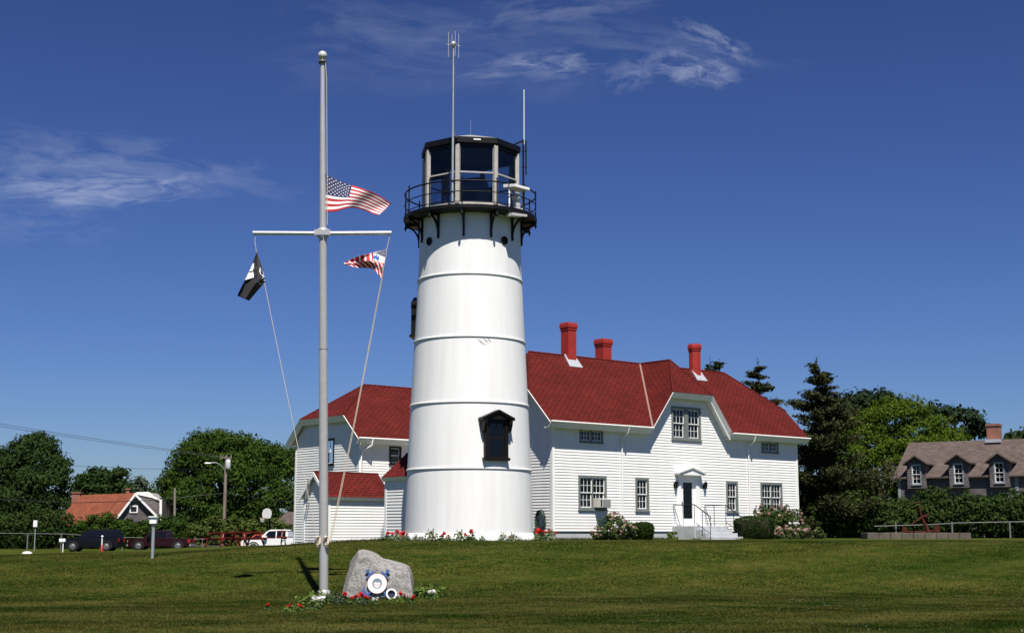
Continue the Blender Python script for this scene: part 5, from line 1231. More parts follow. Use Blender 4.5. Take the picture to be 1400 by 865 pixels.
# ------------------------------------------------------------------ flower plants
def flower_proto(name, label, mleaf, mblos, seed, h=.24, w=.2, nb=4, leaf=.055, group=None, bs=.055, loc=(0, 0, 0), heads=14):
    g = np.random.default_rng(seed); loc = Vector(loc); t = thing(name, loc, label, 'flower' if mblos else 'plant', group)
    n = 150; d = g.normal(0, 1, (n, 3)); d[:, 2] = abs(d[:, 2]); d /= np.linalg.norm(d, axis=1)[:, None]; r = (.45+.6*g.random(n))[:, None]
    p = np.array(loc)+d*r*np.array([w, w, h*.8]); quads_mesh('leaves', leafcards(p, d+[0, 0, .6], leaf*1.15, g, .6, .75), 4, mleaf, t, tint=np.clip(.45+g.normal(0, .22, n), 0, 1))
    b = MB()
    for k in range(5): b.tube([loc-Vector((0, 0, .05)), loc+Vector((g.normal()*w*.4, g.normal()*w*.4, h*.8))], .005, 4)
    b.build('stem', GERL, t)
    if mblos:
        for k in range(nb):
            a = g.random()*6.28; q = w*.75*math.sqrt(g.random()); c = np.array(loc)+np.array([q*math.cos(a), q*math.sin(a), h*(.85+.35*g.random())]); dd = g.normal(0, 1, (heads, 3)); dd /= np.linalg.norm(dd, axis=1)[:, None]
            quads_mesh('blossom', leafcards(c+dd*bs*.75, dd, bs*.95, g, .3, .85), 4, mblos, t, tint=np.clip(g.random()+g.normal(0, .12, heads), 0, 1))
    return t
# boulder bed
GB = 'flowers planted round the boulder'
def bp(px, py): # on the flat lawn at pixel height py
    for Y in np.arange(20, 45, .02):
        p = at(px, py, Y)
        if p.z <= gz(p.x, Y): return Vector((p.x, Y, gz(p.x, Y)))
    return gp(px, 32)
red_bed = [(470, 825, 'red geranium at the lower left corner of the boulder', 1.0), (482, 826, 'red geranium leaning on the boulder left of its emblem', 1.1), (492, 825, 'tall red geranium just left of the emblem', 1.25), (503, 825.5, 'red geranium directly under the emblem', 1.0),
           (551, 823, 'red geranium right of the white floodlight', 1.2), (563, 826, 'red geranium at the lower right corner of the boulder', 1.0)]
protoR = None
for i, (px, py, lb_, sc) in enumerate(red_bed):
    p = bp(px, py)
    if protoR is None: protoR = flower_proto('geranium', lb_, GERL, REDF, 61, .20, .13, 3, .045, GB, .05, p)
    else: copy_tree(protoR, p, i*1.3, sc*.78, lb_)
for i, (px, py, lb_) in enumerate([(365, 835, 'lone red flower farthest left in the lawn bed'), (394, 836, 'small red flower between the two left outliers of the bed'), (412, 836, 'red flower left of the white petunia by the pole')]):
    copy_tree(protoR, bp(px, py), i*2.1, .62, lb_)
pw_ = flower_proto('petunia', 'white petunia clump left of the flagpole foot', GERL, WHTF, 62, .2, .2, 5, .055, GB, .06, bp(431, 833))
copy_tree(pw_, bp(590, 819), 1.0, .8, 'white petunia in the green clump right of the boulder')
copy_tree(pw_, bp(513, 826), 2.0, .55, 'tiny white flower beside the floodlight')
gl = flower_proto('leafy_plant', 'low leafy clump at the left foot of the flagpole', leafmat('fresh_leaf', (.05, .09, .015), (.16, .22, .05), .3), None, 63, .34, .42, 0, .085, GB, loc=bp(424, 826))
copy_tree(gl, bp(436, 822), .8, .9, 'leafy clump directly behind the white petunia by the pole')
copy_tree(gl, bp(575, 815), 1.6, 1.15, 'bright green leafy clump touching the right side of the boulder')
copy_tree(gl, bp(592, 815), 2.6, 1.1, 'bright green leafy clump around the right white petunia')
copy_tree(gl, bp(402, 836), 3.6, .6, 'flat leafy clump between the left red flowers')
copy_tree(gl, bp(541, 824), 4.6, .55, 'small leafy clump right of the floodlight')
dg = flower_proto('dusty_plant', 'grey-green feathery plant between the flagpole and the boulder', leafmat('dark_feathery_leaf', (.03, .045, .025), (.10, .13, .08), .2), None, 64, .42, .22, 0, .06, GB, loc=bp(458, 825)); dg.scale = (.8, .8, .8)
copy_tree(dg, bp(465, 826), 1.2, .7, 'low dark feathery plant against the left edge of the boulder')
copy_tree(dg, bp(496, 827), 2.2, .45, 'small grey feathery plant under the red geraniums')
# bed round the tower foot
GT = 'flowers in the bed along the tower foot'
def tb(px, Y): p = gp(px, Y); return Vector((p.x, Y, gz(p.x, Y)-.02))
reds = [(529, 'leftmost red geranium in the tower bed', 1.05), (538, 'second red geranium from the left in the tower bed', 1.2), (549, 'third red geranium from the left in the tower bed', 1.0), (555, 'red geranium just left of the first pale tuft', 1.1), (604, 'red geranium right of the first pale grassy tuft', 1.0), (611, 'small red geranium right of the first tuft', .75), (640, 'red geranium right of the middle grassy tuft', .9), (646, 'tall red geranium right of the middle tuft', 1.25), (698, 'small red geranium left of the right feathery tuft', .7),
        (735, 'red geranium under the coiled garden hose', 1.3), (742, 'tall red geranium at the foot of the hose', 1.45), (750, 'red geranium by the left house corner', 1.3), (756, 'rightmost red geranium in the tower bed', 1.05)]
for i, (px, lb_, sc) in enumerate(reds):
    Y = 47.1 if px < 720 else 49.5+(px-720)*.14
    Y = 48.6-(px-525)*.045 if px < 560 else Y
    c = copy_tree(protoR, tb(px, Y), i*1.7, sc*1.28, lb_); c['group'] = GT
tuft = flower_proto('grassy_tuft', 'first pale grassy tuft from the left in the tower bed', DUSTY, None, 65, .42, .2, 0, .07, GT, loc=tb(590, 47.15)); tuft.scale = (1.25, 1.25, 1.3)
for i, (px, lb_, sc) in enumerate([(629, 'middle pale grassy tuft in the tower bed', .95), (659, 'short pale tuft right of the middle geraniums', .6), (688, 'dark green tuft left of the right geranium', .75), (701, 'pale tuft beside the small right geranium', .75), (615, 'tiny pale tuft between two geraniums', .5), (722, 'feathery tuft at the right edge of the tower', 1.15), (729, 'pale tuft between the tower edge and the garden hose', .9), (569, 'short pale tuft left of the first grassy tuft', .6), (577, 'flat pale tuft beside the first grassy tuft', .5), (752, 'green tuft behind the geraniums at the house corner', 1.0), (543, 'short green tuft among the left geraniums', .7)]):
    copy_tree(tuft, tb(px, 47.1 if px < 720 else 49.9), i*1.1, sc*1.3, lb_)
wt_ = None
for i, (px, lb_) in enumerate([(709, 'white petunia near the right edge of the tower'), (648, 'white petunia by the tall red geranium'), (727, 'white petunia under the feathery right tuft'), (757, 'white petunia at the house corner')]):
    c = copy_tree(pw_, tb(px, 47.0 if px < 720 else 49.8), i, .7, lb_); c['group'] = GT

# ------------------------------------------------------------------ LEFT BACKGROUND
tree('leafy_tree', 'big dark tree at the far left edge', gp(40, 165), [blob_px(48, 628, 165, 30, 26), blob_px(12, 640, 165, 32, 26), blob_px(74, 640, 165, 20, 22), blob_px(-14, 650, 165, 36, 34), blob_px(52, 662, 164, 36, 26), blob_px(83, 662, 164, 14, 20), blob_px(20, 680, 164, 40, 26), blob_px(50, 607, 165, 22, 14), blob_px(68, 690, 164, 26, 18), blob_px(30, 697, 164, 36, 16), blob_px(-15, 690, 164, 36, 22), blob_px(30, 614, 165, 16, 12)], DARKG, .34, .85, 1.15, 71, .5, m=66, flat=.6)
tree('leafy_tree', 'round dark tree behind the orange roofed cottage', gp(135, 195), [blob_px(132, 662, 195, 26, 20), blob_px(118, 675, 195, 18, 20), blob_px(150, 672, 195, 22, 20), blob_px(135, 690, 195, 34, 20)], DARKG, .55, 1.2, .9, 72, .3)
tree('sparse_tree', 'thin half bare tree right of the round dark tree', gp(161, 190), [blob_px(158, 652, 190, 8, 9), blob_px(165, 648, 190, 6, 7), blob_px(163, 665, 190, 9, 8), blob_px(170, 672, 190, 9, 9)], DARKG, .45, .55, .8, 73, .2)
tree('pale_tree', 'pale grey-green pine tree behind the cottage gable', gp(188, 200), [blob_px(188, 666, 200, 12, 14), blob_px(176, 676, 200, 12, 12), blob_px(198, 678, 200, 12, 12), blob_px(188, 688, 200, 22, 14)], leafmat('pale_pine', (.03, .05, .03), (.09, .12, .07), .2), .45, 1.2, .8, 74, .2)
tree('leafy_tree', 'huge broad green tree behind the street lamp pole', gp(310, 160), [blob_px(296, 628, 160, 42, 34), blob_px(345, 628, 160, 38, 28), blob_px(262, 645, 160, 32, 36), blob_px(240, 668, 160, 22, 30), blob_px(380, 645, 160, 30, 34), blob_px(325, 660, 158, 52, 40), blob_px(268, 690, 158, 40, 34), blob_px(375, 690, 158, 36, 30), blob_px(320, 704, 158, 46, 24), blob_px(287, 607, 160, 24, 17), blob_px(318, 606, 160, 20, 14), blob_px(402, 640, 162, 26, 26), blob_px(222, 692, 160, 18, 26)], MIDG, .33, .85, 1.25, 75, .6, m=74, flat=.55)
def hrow(name, label, pts, Y, mleaf, seed, leaf=.22, dens=4.6, clumpr=.42): return hedge(name, label, pts, Y, mleaf, seed, leaf, dens, clumpr, 'bushes')
hrow('bush_row', 'dark bushes behind the left fence under the big tree', [(px, 702+rg.uniform(-4, 6), 16) for px in range(-30, 92, 13)], 138, HEDGE, 81)
hrow('bush_row', 'green bushes in front of the orange roofed cottage', [(px, [722, 712, 706, 703, 705, 709, 712, 713, 713, 712, 710, 708, 708][i]+rg.uniform(-2, 2), 15) for i, px in enumerate(range(96, 252, 12))], 138, MIDG, 82)
hrow('bush_row', 'yellow-green bushes behind the basketball hoop', [(px, 712+rg.uniform(-4, 4), 12) for px in range(262, 402, 11)], 139, leafmat('yellowgreen_leaf', (.03, .05, .01), (.11, .14, .03), .25), 83, .28, 1.8, .45)
# cottage with an orange roof
cu = Vector((math.sin(R(78)), -math.cos(R(78)), 0)); cv = Vector((math.cos(R(78)), math.sin(R(78)), 0)); CO = at(178, 729, 152); CO.z = 0
def Cc(a, v, z): return CO+cu*a+cv*v+Vector((0, 0, z))
cot = thing('cottage', Cc(-3, 3, .3), 'low cottage with orange-brown roof and white trimmed grey gable', 'house')
OR_ = shingle('orange_brown_roof', (.27, .085, .045), (.20, .065, .038), (.12, .04, .03), .4, .2, .015, .3)
cz = lambda py: at(180, py, 152).z
czR, czE = cz(673.5), cz(708); gw = 3.1
# ridge runs back-left, gable faces right-front: roof plane seen on the left of the gable
pR, pL = at(182, 673.5, 150), at(112, 673.5, 158)
gl_, gr_ = at(158, 705, 149), at(214, 706, 151.5)
back = pL-pR; back.z = 0
b = MB(); b.face([Vector((gl_.x, gl_.y, .3)), Vector((gr_.x, gr_.y, .3)), gr_, pR+Vector((0, 0, -.05)), gl_])
for e in (gl_, gr_): b.face([Vector((e.x, e.y, .3)), e, e+back, Vector((e.x+back.x, e.y+back.y, .3))])
b.build('wall', SHW, cot)
dn = (gl_-pR)*1.30
ov = (pR-pL); ov.z = 0; ov = ov.normalized()*.4
polys = [[pR+ov, pR+back, pR+back+dn+Vector((-1, 0, -.3)), pR+dn+ov], [pR+ov, pR+(gr_-pR)*1.1+ov, pR+(gr_-pR)*1.1+back, pR+back]]
croof = roofslab(polys, .14, OR_, TRIM, cot)
b = MB()
for q in (dn, (gr_-pR)*1.1): board(b, pR+ov*1.02, pR+q+ov*1.02, .32, .06, ov)
b.build('rake_board', TRIM, cot)
wpt = at(179.5, 694, 149.2); gdir = (gr_-gl_); gdir.z = 0; gdir.normalize(); gno = Vector((gdir.y, -gdir.x, 0))
cw = lambda u, z, d: Vector((wpt.x, 0, 0))*0+Vector((gl_.x, gl_.y, 0))+gdir*(u)+gno*d+Vector((0, 0, z))
ug = (wpt.x-gl_.x)/gdir.x
f = MB(); zz0, zz1 = cz(701), cz(691)
f.box(ug-.45, ug-.32, zz0, zz1, .01, .09, cw); f.box(ug+.32, ug+.45, zz0, zz1, .01, .09, cw); f.box(ug-.32, ug+.32, zz1-.14, zz1, .01, .09, cw); f.box(ug-.32, ug+.32, zz0, zz0+.1, .01, .09, cw)
w_ = f.build('window', TRIM, cot); g_ = MB(); g_.face([cw(ug-.32, zz0, .03), cw(ug+.32, zz0, .03), cw(ug+.32, zz1, .03), cw(ug-.32, zz1, .03)]); g_.build('pane', mat('dark_pane', (.02, .022, .025), .1, .2, 2), w_)
b = MB(); b.box(ug-.2, ug+.2, cz(682), cz(676.5), .02, .1, cw); b.build('gable_vent', TRIM, cot)
def brickbox(px0, px1, py0, py1, Y, d=.9):
    b = MB(); a, c = at(px0, py1, Y), at(px1, py0, Y); b.box(a.x, c.x, Y, Y+d, a.z-2.0, c.z); b.box(a.x-.08, c.x+.08, Y-.08, Y+d+.08, c.z, c.z+.14); return b.build('chimney', BRICK, croof)
brickbox(97.5, 109.5, 674, 690, 158); brickbox(172, 177, 669, 674, 157, .6)
# side dormer with white trim
q0 = pR+(gr_-pR)*.12-ov*6; q1 = at(206, 680, 153.5)
b = MB()
pA_ = at(186, 674, 152.5); pB_ = at(203, 673.5, 153); pC_ = at(209, 679, 153); zb_ = cz(706)
b.face([Vector((pA_.x, pA_.y, zb_)), Vector((at(221, 700, 153).x, 153, zb_)), at(221, 684, 153), pC_, pA_]); b.face([at(221, 684, 153), Vector((at(221, 700, 153).x, 153, zb_)), Vector((at(221, 700, 153).x+.3, 157, zb_)), at(221, 684, 153)+Vector((.3, 4, 0))]); b.build('dormer', SHW, cot)
b = MB(); b.bar(pA_, pC_, .25, .22); b.bar(pC_, at(221.5, 684, 153), .25, .22); b.bar(at(220, 685, 152.9), Vector((at(220, 700, 152.9).x, 152.9, zb_)), .25, .2); b.bar(pA_, pB_, .25, .25); b.bar(pB_, pC_, .25, .25); b.build('dormer_trim', TRIM, cot)
b = MB(); b.hexa([pA_, pC_, pC_+Vector((0, 4, 0)), pA_+Vector((0, 4, 0)), pB_+Vector((-1, 0, .05)), pB_+Vector((0, 0, .05)), pB_+Vector((0, 4, .05)), pB_+Vector((-1, 4, .05))]); b.build('dormer_roof', mat('pale_dormer_roof', (.3, .28, .28), .8, .1, 3), cot)
# grey roofed garage glimpsed beside the wing
gar = thing('garage', gp(396, 150), 'grey roofed garage glimpsed left of the white wing', 'garage')
p = [at(374, 716, 148), at(430, 716, 148), at(430, 699, 152), at(392, 699, 152)]
roofslab([[p[0], p[1], p[2], p[3]]], .2, SHR, DWOOD, gar)
b = MB(); b.box(p[0].x+.3, p[1].x, 148.4, 154, .2, p[0].z, None); b.build('wall', mat('dark_grey_wall', (.06, .065, .07), .8, .2, 2), gar)

# chain link fence on the left
cf_ = thing('pipe_fence', gp(120, 128), 'low grey pipe and wire fence along the left bushes', 'fence')
FY = 128
b = MB(); b.tube([at(-30, 728, FY), at(85, 729.5, FY), at(165, 734, FY-2), at(300, 737, FY-4), at(350, 738, FY-4)], .035, 6); b.tube([at(230, 746, FY-3), at(300, 746, FY-4)], .03, 6); b.build('rail', DULL, cf_)
for px, Y, py in ((38, FY, 729), (84, FY, 729.5), (168, FY-2, 734), (277, FY-3.5, 737), (-5, FY, 728)):
    b = MB(); p = gp(px, Y); b.tube([p-Vector((0, 0, .2)), Vector((p.x, Y, at(px, py, Y).z+.05))], .065, 8); b.build('post', DULL, cf_)
# signs, mailbox, hydrant, bird house, scrap boxes
def post_box(name, label, cat, px, Y, py_top, py_box, wpx, mpost, mbox, roof_m=None, wmul=.045):
    t = thing(name, gp(px, Y), label, cat); p = gp(px, Y); k = Y/F
    b = MB(); zt = at(px, py_box, Y).z; b.tube([p-Vector((0, 0, .2)), Vector((p.x, Y, zt))], wmul, 8); b.build('post', mpost, t)
    return t, p, k, zt
t, p, k, zt = post_box('notice_post', 'thin post with a white notice box by the left fence', 'sign', 48, 120, 711, 720, 5, GALV, TRIM)
b = MB(); b.box(p.x-.16, p.x+.16, 119.85, 120.1, zt, at(48, 711, 120).z); b.build('box', TRIM, t, bevel=.02)
t, p, k, zt = post_box('mailbox', 'white mailbox on a short post in front of the dark blue vehicle', 'mailbox', 87, 114, 736, 740, 6, TRIM, TRIM)
b = MB(); c = Vector((p.x-.02, p.y, zt)); 
for i in range(1): b.prism([(-.12, 0), (.12, 0), (.12, .16), (.08, .24), (-.08, .24), (-.12, .16)], lambda a, z, d: c+Vector((d, a, z)), -.28, .2)
b.build('box', TRIM, t)
t, p, k, zt = post_box('birdhouse', 'white birdhouse with flat lid on a grey post in the lawn', 'birdhouse', 209.5, 42.5, 706, 715.5, 5, GALV, TRIM, wmul=.052)
b = MB(); b.box(p.x-.105, p.x+.105, 42.40, 42.6, zt, zt+.19); b.build('box', TRIM, t, bevel=.008)
b = MB(); b.box(p.x-.13, p.x+.13, 42.36, 42.64, zt+.192, zt+.225); b.build('lid', TRIM, t); b = MB(); b.box(p.x-.09, p.x+.09, 42.42, 42.58, zt-.04, zt-.002); b.build('base_board', mat('brown_board', (.12, .07, .04), .8, .2, 5), t)
hy = thing('bollard', gp(140, 110), 'small red marker post with a white ball in front of blue vehicle', 'post'); p = gp(140, 110); zt = at(140, 733, 110).z
b = MB(); b.lathe(p, [(.13, -.1), (.13, .3), (.09, .36), (.07, .62), (.0, .64)], 12); b.build('body', mat('bright_red_paint', (.3, .015, .015), .5, .1, 5), hy); b = MB(); b.tube([p+Vector((0, 0, .6)), Vector((p.x, p.y, zt))], .05, 8); b.lathe(Vector((p.x, p.y, zt)), [(.0, -.10), (.09, -.05), (.09, .05), (.0, .10)], 12); b.build('finial', TRIM, hy)
sbx = thing('lawn_sign', gp(252, 108), 'tilted white board on the grass behind the dark red pickup', 'sign'); p = gp(252, 108)
b = MB(); b.hexa([p+Vector((-.28, 0, -.02)), p+Vector((.30, 0, .04)), p+Vector((.30, .12, .04)), p+Vector((-.28, .12, -.02)), p+Vector((-.26, .05, .30)), p+Vector((.32, .05, .40)), p+Vector((.32, .15, .40)), p+Vector((-.26, .15, .30))]); b.build('board', TRIM, sbx, bevel=.01)
rk = thing('white_stone', gp(38, 104), 'low white painted stone on the grass near the left path', 'stone'); p = gp(38.5, 104)
b = MB(); b.lathe(p, [(.0, -.05), (.40, -.02), (.38, .08), (.24, .17), (.0, .2)], 10); b.build('stone', mat('white_stone_paint', (.6, .6, .58), .8, .2, 5, bump=.5), rk)

# ------------------------------------------------------------------ vehicles
TYRE = mat('tyre_rubber', (.015, .015, .016), .8, .2, 5); RIM = mat('wheel_rim', (.16, .165, .17), .45, .05, 5, metal=.5); CARG = mat('car_glass', (.005, .006, .008), .12, .2, 2, spec=.4)
def car(name, label, px, Y, rz, paint, prof, roofp, L, width, wheels, wr, winds, cat='car', sc=1.0, flip=False):
    """side profile (x forward, z up) extruded over the width with tumblehome; local x = forward"""
    p0 = gp(px, Y); t = thing(name, p0, label, cat); c, s = math.cos(rz), math.sin(rz)
    W = lambda x, y, z: p0+Vector((x*c-y*s, x*s+y*c, z))
    def yw(z): return width/2*(1-.0 if z < .95 else 1-.16*(z-.95)/.8)
    b = MB(); n = len(prof)
    A = [W(x, yw(z), z) for x, z in prof]; B = [W(x, -yw(z), z) for x, z in prof]
    b.face(A); b.face(B[::-1])
    for i in range(n): j = (i+1) % n; b.face([A[i], B[i], B[j], A[j]])
    body = b.build('body', paint, t, bevel=.05)
    for xw in wheels:
        for sg in (-1, 1):
            cy_ = sg*(width/2-.10); m = MB(); m.lathe((0, 0, 0), [(.02, -.11), (wr*.72, -.115), (wr*.96, -.10), (wr, -.05), (wr, .05), (wr*.96, .10), (wr*.72, .115), (.02, .11)], 24, P=lambda q: W(xw+q.x, cy_+q.z*1.0, wr+q.y)); wh = m.build('wheel', TYRE, t)
            m = MB(); m.lathe((0, 0, 0), [(.0, .125), (wr*.3, .13), (wr*.62, .122), (wr*.66, .10)], 16, P=lambda q: W(xw+q.x, cy_+q.z*sg, wr+q.y)); m.build('rim', RIM, wh)
            m = MB(); pts = [W(xw+(wr+.09)*math.cos(a), sg*(width/2+.005), wr+(wr+.09)*math.sin(a)) for a in np.linspace(-.25, math.pi+.25, 15)]; m.tube(pts, .035, 6); m.build('wheel_arch', TYRE, t)
    for poly in winds:
        for sg in (-1, 1):
            m = MB(); q = [W(x, sg*(yw(z)+.006), z) for x, z in poly]; q2 = [W(x, sg*(yw(z)-.02), z) for x, z in poly]; m.face(q); 
            for i in range(len(q)): j = (i+1) % len(q); m.face([q[i], q[j], q2[j], q2[i]])
            m.build('side_window', CARG, t)
    return t, W, yw
SUVp = mat('dark_navy_car_paint', (.0025, .0028, .005), .45, .1, 3, spec=.2)
t, W, yw = car('parked_suv', 'dark navy boxy off-roader parked facing left at the fence', 128, 118, R(180), SUVp,
    [(2.3, .35), (2.38, .6), (2.36, .95), (2.2, 1.08), (1.0, 1.16), (.45, 1.72), (.2, 1.8), (-1.9, 1.8), (-2.1, 1.75), (-2.35, 1.05), (-2.38, .5), (-2.3, .35)], None, 4.7, 1.85, (1.45, -1.35), .38,
    [[(.78, 1.18), (.34, 1.68), (-.25, 1.70), (-.25, 1.18)], [(-.33, 1.18), (-.33, 1.70), (-1.15, 1.70), (-1.15, 1.18)], [(-1.25, 1.18), (-1.25, 1.68), (-1.95, 1.64), (-2.08, 1.18)]], 'car')
m = MB(); m.face([W(1.02, .72, 1.175), W(1.02, -.72, 1.175), W(.47, -.68, 1.70), W(.47, .68, 1.70)]); m.v = [tuple(Vector(v)+Vector((-.02, 0, .02))) for v in m.v]; m.build('windscreen', CARG, t)
for sg in (-1, 1):
    m = MB(); m.box(2.33, 2.41, sg*.72-.14, sg*.72+.14, .72, .92, W); m.build('headlight', mat('headlight', (.5, .5, .5), .15, .1, 3), t)
    m = MB(); m.box(-2.41, -2.35, sg*.78-.1, sg*.78+.1, .8, 1.1, W); m.build('tail_light', mat('tail_light_red', (.35, .01, .01), .2, .1, 3), t)
m = MB(); m.box(-1.8, .1, -.62, -.58, 1.82, 1.86, W); m.box(-1.8, .1, .58, .62, 1.82, 1.86, W); m.build('roof_rack', BLACK, t)
m = MB(); m.box(2.36, 2.44, -.8, .8, .42, .62, W); m.box(-2.44, -2.36, -.8, .8, .42, .62, W); m.build('bumper', BLACK, t)
def pickup(name, label, px, Y, rz, paint, sc_l=1.0):
    t, W, yw = car(name, label, px, Y, rz, paint,
        [(2.6, .42), (2.68, .7), (2.62, .98), (1.35, 1.12), (.72, 1.70), (.5, 1.78), (-.55, 1.78), (-.72, 1.70), (-.82, 1.12), (-.9, 1.08), (-2.6, 1.08), (-2.66, .6), (-2.6, .42)], None, 5.2, 1.9, (1.75, -1.65), .39,
        [[(1.12, 1.14), (.64, 1.66), (.12, 1.68), (.12, 1.14)], [(.04, 1.14), (.04, 1.68), (-.56, 1.68), (-.66, 1.14)]], 'pickup truck')
    m = MB(); m.box(-2.5, -.95, -.78, .78, .9, 1.084, W); m.build('truck_bed', DARKIN, t)
    m = MB(); m.face([W(1.36, .76, 1.13), W(1.36, -.76, 1.13), W(.74, -.7, 1.69), W(.74, .7, 1.69)]); m.v = [tuple(Vector(v)+Vector((-.02, 0, .02))) for v in m.v]; m.build('windscreen', CARG, t)
    for sg in (-1, 1):
        m = MB(); m.box(2.63, 2.70, sg*.72-.15, sg*.72+.15, .72, .92, W); m.build('headlight', mat('headlight', (.5, .5, .5), .15, .1, 3), t)
        m = MB(); m.box(-2.69, -2.5, sg*.9-.06, sg*.9+.06, .72, 1.02, W); m.build('tail_light', mat('tail_light_red', (.35, .01, .01), .2, .1, 3), t)
        m = MB(); m.box(.72, .95, sg*1.08-.1, sg*1.08+.1, 1.14, 1.34, W); m.build('side_mirror', TRIM if 'white' in label else BLACK, t)
        m = MB(); m.box(-.5, -.32, sg*.955-.012, sg*.955+.012, .98, 1.02, W); m.build('door_handle', BLACK, t)
    m = MB(); m.box(2.64, 2.74, -.9, .9, .42, .62, W); m.box(-2.74, -2.64, -.9, .9, .42, .62, W); m.build('bumper', GALV, t)
    return t
pickup('parked_pickup', 'dark red pickup truck parked facing left behind the birdhouse', 221, 122, R(180), mat('dark_red_car_paint', (.016, .0025, .004), .42, .1, 3, spec=.22))
pickup('parked_pickup', 'white pickup truck parked facing left behind the picnic tables', 383, 104, R(176), mat('white_car_paint', (.72, .72, .70), .3, .03, 3, spec=.6))
oc, W, yw = car('parked_car', 'small orange car mostly hidden behind the white pickup', 357, 126, R(180), mat('orange_car_paint', (.45, .09, .02), .3, .1, 3), [(1.9, .35), (1.95, .7), (1.0, .95), (.4, 1.4), (-1.0, 1.42), (-1.8, .98), (-1.9, .4)], None, 3.8, 1.7, (1.2, -1.2), .3, [[(.8, .98), (.35, 1.33), (-.2, 1.34), (-.2, .98)], [(-.28, .98), (-.28, 1.34), (-.95, 1.34), (-1.5, .98)]])
# basketball hoop
bh = thing('basketball_hoop', gp(368, 124), 'white fan shaped basketball hoop on a dark pole by the trees', 'hoop'); p = gp(368.5, 124)
b = MB(); b.tube([p, Vector((p.x, 124, at(368, 706, 124).z)), at(366, 702, 123.7)], .07, 8); b.build('pole', BLACK, bh)
c = at(365, 701.5, 123.4); b = MB(); b.prism([(-.36, -.42), (.30, -.42), (.42, -.1), (.40, .2), (.22, .42), (-.1, .46), (-.32, .3), (-.42, 0)], lambda a, z, d: c+Vector((a, -d, z)), 0, .05); b.build('backboard', mat('white_backboard', (.55, .55, .56), .5, .05, 3), bh)
r_ = at(358.8, 707.5, 123); b = MB(); b.tube([r_+Vector((.22*math.cos(a), .22*math.sin(a), 0)) for a in np.linspace(0, 6.283, 17)], .015, 5, cap=False); b.bar(r_+Vector((.2, 0, 0)), c+Vector((-.2, -.05, -.35)), .04, .04); rm_ = b.build('rim', mat('orange_rim', (.5, .15, .05), .5, .1, 4), bh)
b = MB()
for k in range(10): a = k*.628; b.tube([r_+Vector((.22*math.cos(a), .22*math.sin(a), 0)), r_+Vector((.13*math.cos(a+.3), .13*math.sin(a+.3), -.36))], .012, 4)
for q in (.18, .15): b.tube([r_+Vector((q*math.cos(a), q*math.sin(a), -.12 if q > .16 else -.26)) for a in np.linspace(0, 6.283, 13)], .01, 4, cap=False)
b.build('net', TRIM, rm_)
# picnic tables
GPt = 'red picnic tables on the grass'
def picnic(label, px, Y, rz):
    p0 = gp(px, Y); t = thing('picnic_table', p0, label, 'picnic table', GPt); c, s = math.cos(rz), math.sin(rz); W = lambda x, y, z: p0+Vector((x*c-y*s, x*s+y*c, z))
    b = MB()
    for k in range(5): b.box(-.92, .92, -.375+k*.152, -.375+k*.152+.14, .72, .76, W)
    b.build('tabletop', REDP, t)
    for sg in (-1, 1):
        b = MB()
        for k in range(2): q = sg*.62+sg*k*.14; b.box(-.92, .92, min(q, q+sg*.13), max(q, q+sg*.13), .42, .46, W)
        b.build('bench', REDP, t)
    for x in (-.62, .62):
        b = MB()
        for sg in (-1, 1): b.bar(W(x, sg*.28, .72), W(x, sg*.72, .0), .045, .10)
        b.bar(W(x+.05, -.78, .38), W(x+.05, .78, .38), .045, .10); b.bar(W(x+.05, -.34, .68), W(x+.05, .34, .68), .045, .08); b.build('leg_frame', REDP, t)
    return t
pt = picnic('leftmost red picnic table, seen end on', 305, 78, R(62))
pic2 = copy_tree(pt, gp(321, 83), R(-58), 1, 'red picnic table just right of the leftmost one')
pic3 = copy_tree(pt, gp(338, 77), R(-10), 1, 'red picnic table in front of the pickup hood')
pic4 = copy_tree(pt, gp(404, 72), R(-62), 1, 'red picnic table against the shed beside the white wing')
# poles and wires
up = thing('utility_pole', gp(306, 150), 'wooden utility pole with a curved lamp arm before the big tree', 'pole', 'wooden poles'); p = gp(306, 150); zt = at(306, 623, 150).z
b = MB(); b.tube([p-Vector((0, 0, .3)), Vector((p.x, 150, zt))], [.20, .15], 10); b.build('pole', WOOD, up)
b = MB(); b.tube([at(305.5, 640, 149.9), at(301, 635, 149.5), at(295, 632, 149.2), at(286, 632.5, 149)], .055, 6); b.build('lamp_arm', GALV, up)
b = MB(); c = at(284, 633, 149); b.lathe(c, [(.0, -.36), (.15, -.32), (.2, 0), (.12, .3), (.0, .34)], 10, P=lambda q: c+Vector((q.z, q.x, q.y*.55))); b.build('lamp_head', TRIM, up)
b = MB(); c = at(312, 634, 149.8); b.lathe(c, [(.25, -.5), (.27, -.45), (.27, .45), (.2, .5), (.0, .5)], 12); b.build('transformer', mat('grey_transformer', (.42, .43, .45), .5, .1, 4), up)
b = MB(); b.bar(at(301, 625.5, 149.8), at(317, 625.5, 149.8), .12, .12)
for x in (302, 310, 316): b.lathe(at(x, 624, 149.8), [(.03, -.05), (.09, .0), (.07, .12), (.0, .18)], 8)
b.bar(at(316, 624, 149.7), at(314, 640, 149.7), .05, .05); b.build('crossbar', WOOD, up)
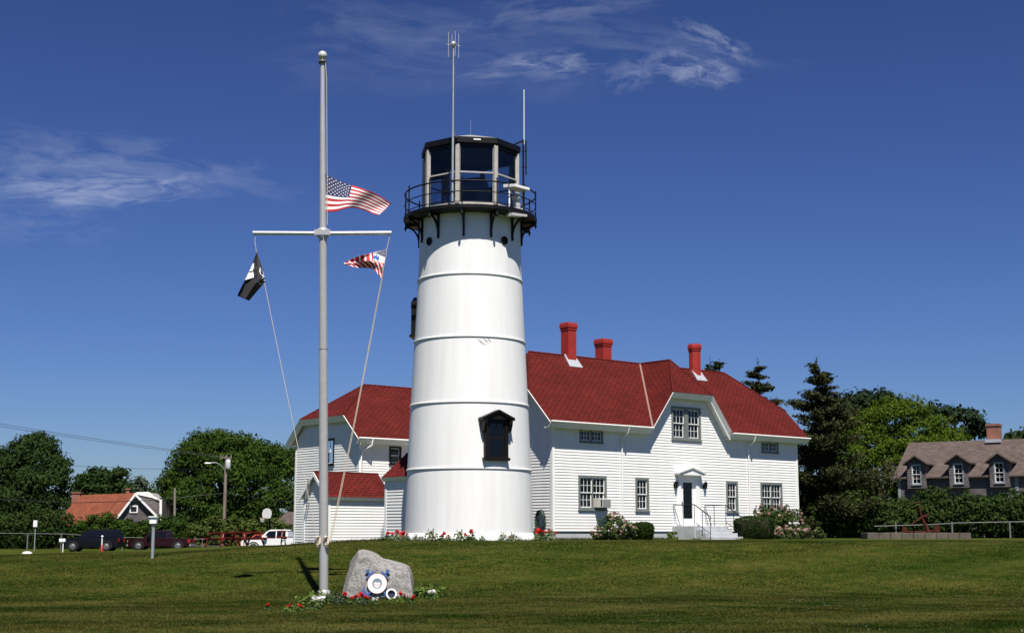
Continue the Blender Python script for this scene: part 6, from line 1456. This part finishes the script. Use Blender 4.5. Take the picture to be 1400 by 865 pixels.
sp = thing('utility_pole', gp(239, 146), 'plain short wooden pole left of the lamp pole', 'pole', 'wooden poles'); p = gp(239, 146)
b = MB(); b.tube([p-Vector((0, 0, .3)), at(239, 667, 146)], [.15, .12], 10); b.build('pole', WOOD, sp)
WIRE = mat('black_cable', (.02, .02, .02), .6, .1, 5)
for pts, lb_ in (([(-60, 569, 120), (60, 589, 135), (160, 604, 148), (304, 624, 150)], 'upper power cable crossing the sky at far left'), ([(-60, 573, 120), (60, 592, 135), (160, 606.5, 148), (304, 626, 150)], 'power cable just below the topmost one at far left'),
                 ([(95, 636, 175), (170, 640, 165), (306, 642, 150)], 'single cable passing left of the big green tree'), ([(-40, 680, 130), (100, 687, 140), (200, 684, 147), (305, 674, 150)], 'thick low cable in front of the cottage roof'),
                 ([(307, 674, 150), (360, 681, 120), (410, 687, 90)], 'low cable running from the lamp pole to the wing')):
    b = MB(); P_ = [at(*q) for q in pts]; n = 24; d = np.linspace(0, len(P_)-1, n); fine = [P_[min(int(x), len(P_)-2)].lerp(P_[min(int(x), len(P_)-2)+1], x-min(int(x), len(P_)-2)) for x in d]
    tag(b.build('power_cable', WIRE, None, fine[0]) if False else (b.tube(fine, .035 if 'thick' in lb_ else .02, 5) or b.build('power_cable', WIRE, None, fine[0])), lb_, 'cable', 'overhead cables')

def woods(label, px0, px1, Y, pyt, m_, seed):
    g = np.random.default_rng(seed); blobs = []
    for px in np.arange(px0, px1, 9):
        t_ = pyt+g.uniform(-4, 6); k = Y/F; p = at(px, (t_+729)/2, Y+g.uniform(-3, 3)); h_ = (729-t_)/2*k
        blobs.append((p.x, p.y, p.z, 9*k, 9*k, h_))
    V, T = crown_cards(blobs, 1.6, .75, g, 1.1, under=True)
    tag(quads_mesh('distant_woods', V, 4, m_, tint=T), label, 'woods', kind='stuff')
woods('low dark line of woods far behind the parked vehicles', -60, 440, 235, 702, DARKG, 91)
woods('low dark line of woods far behind the right hedge', 1050, 1460, 150, 690, DARKG, 92)
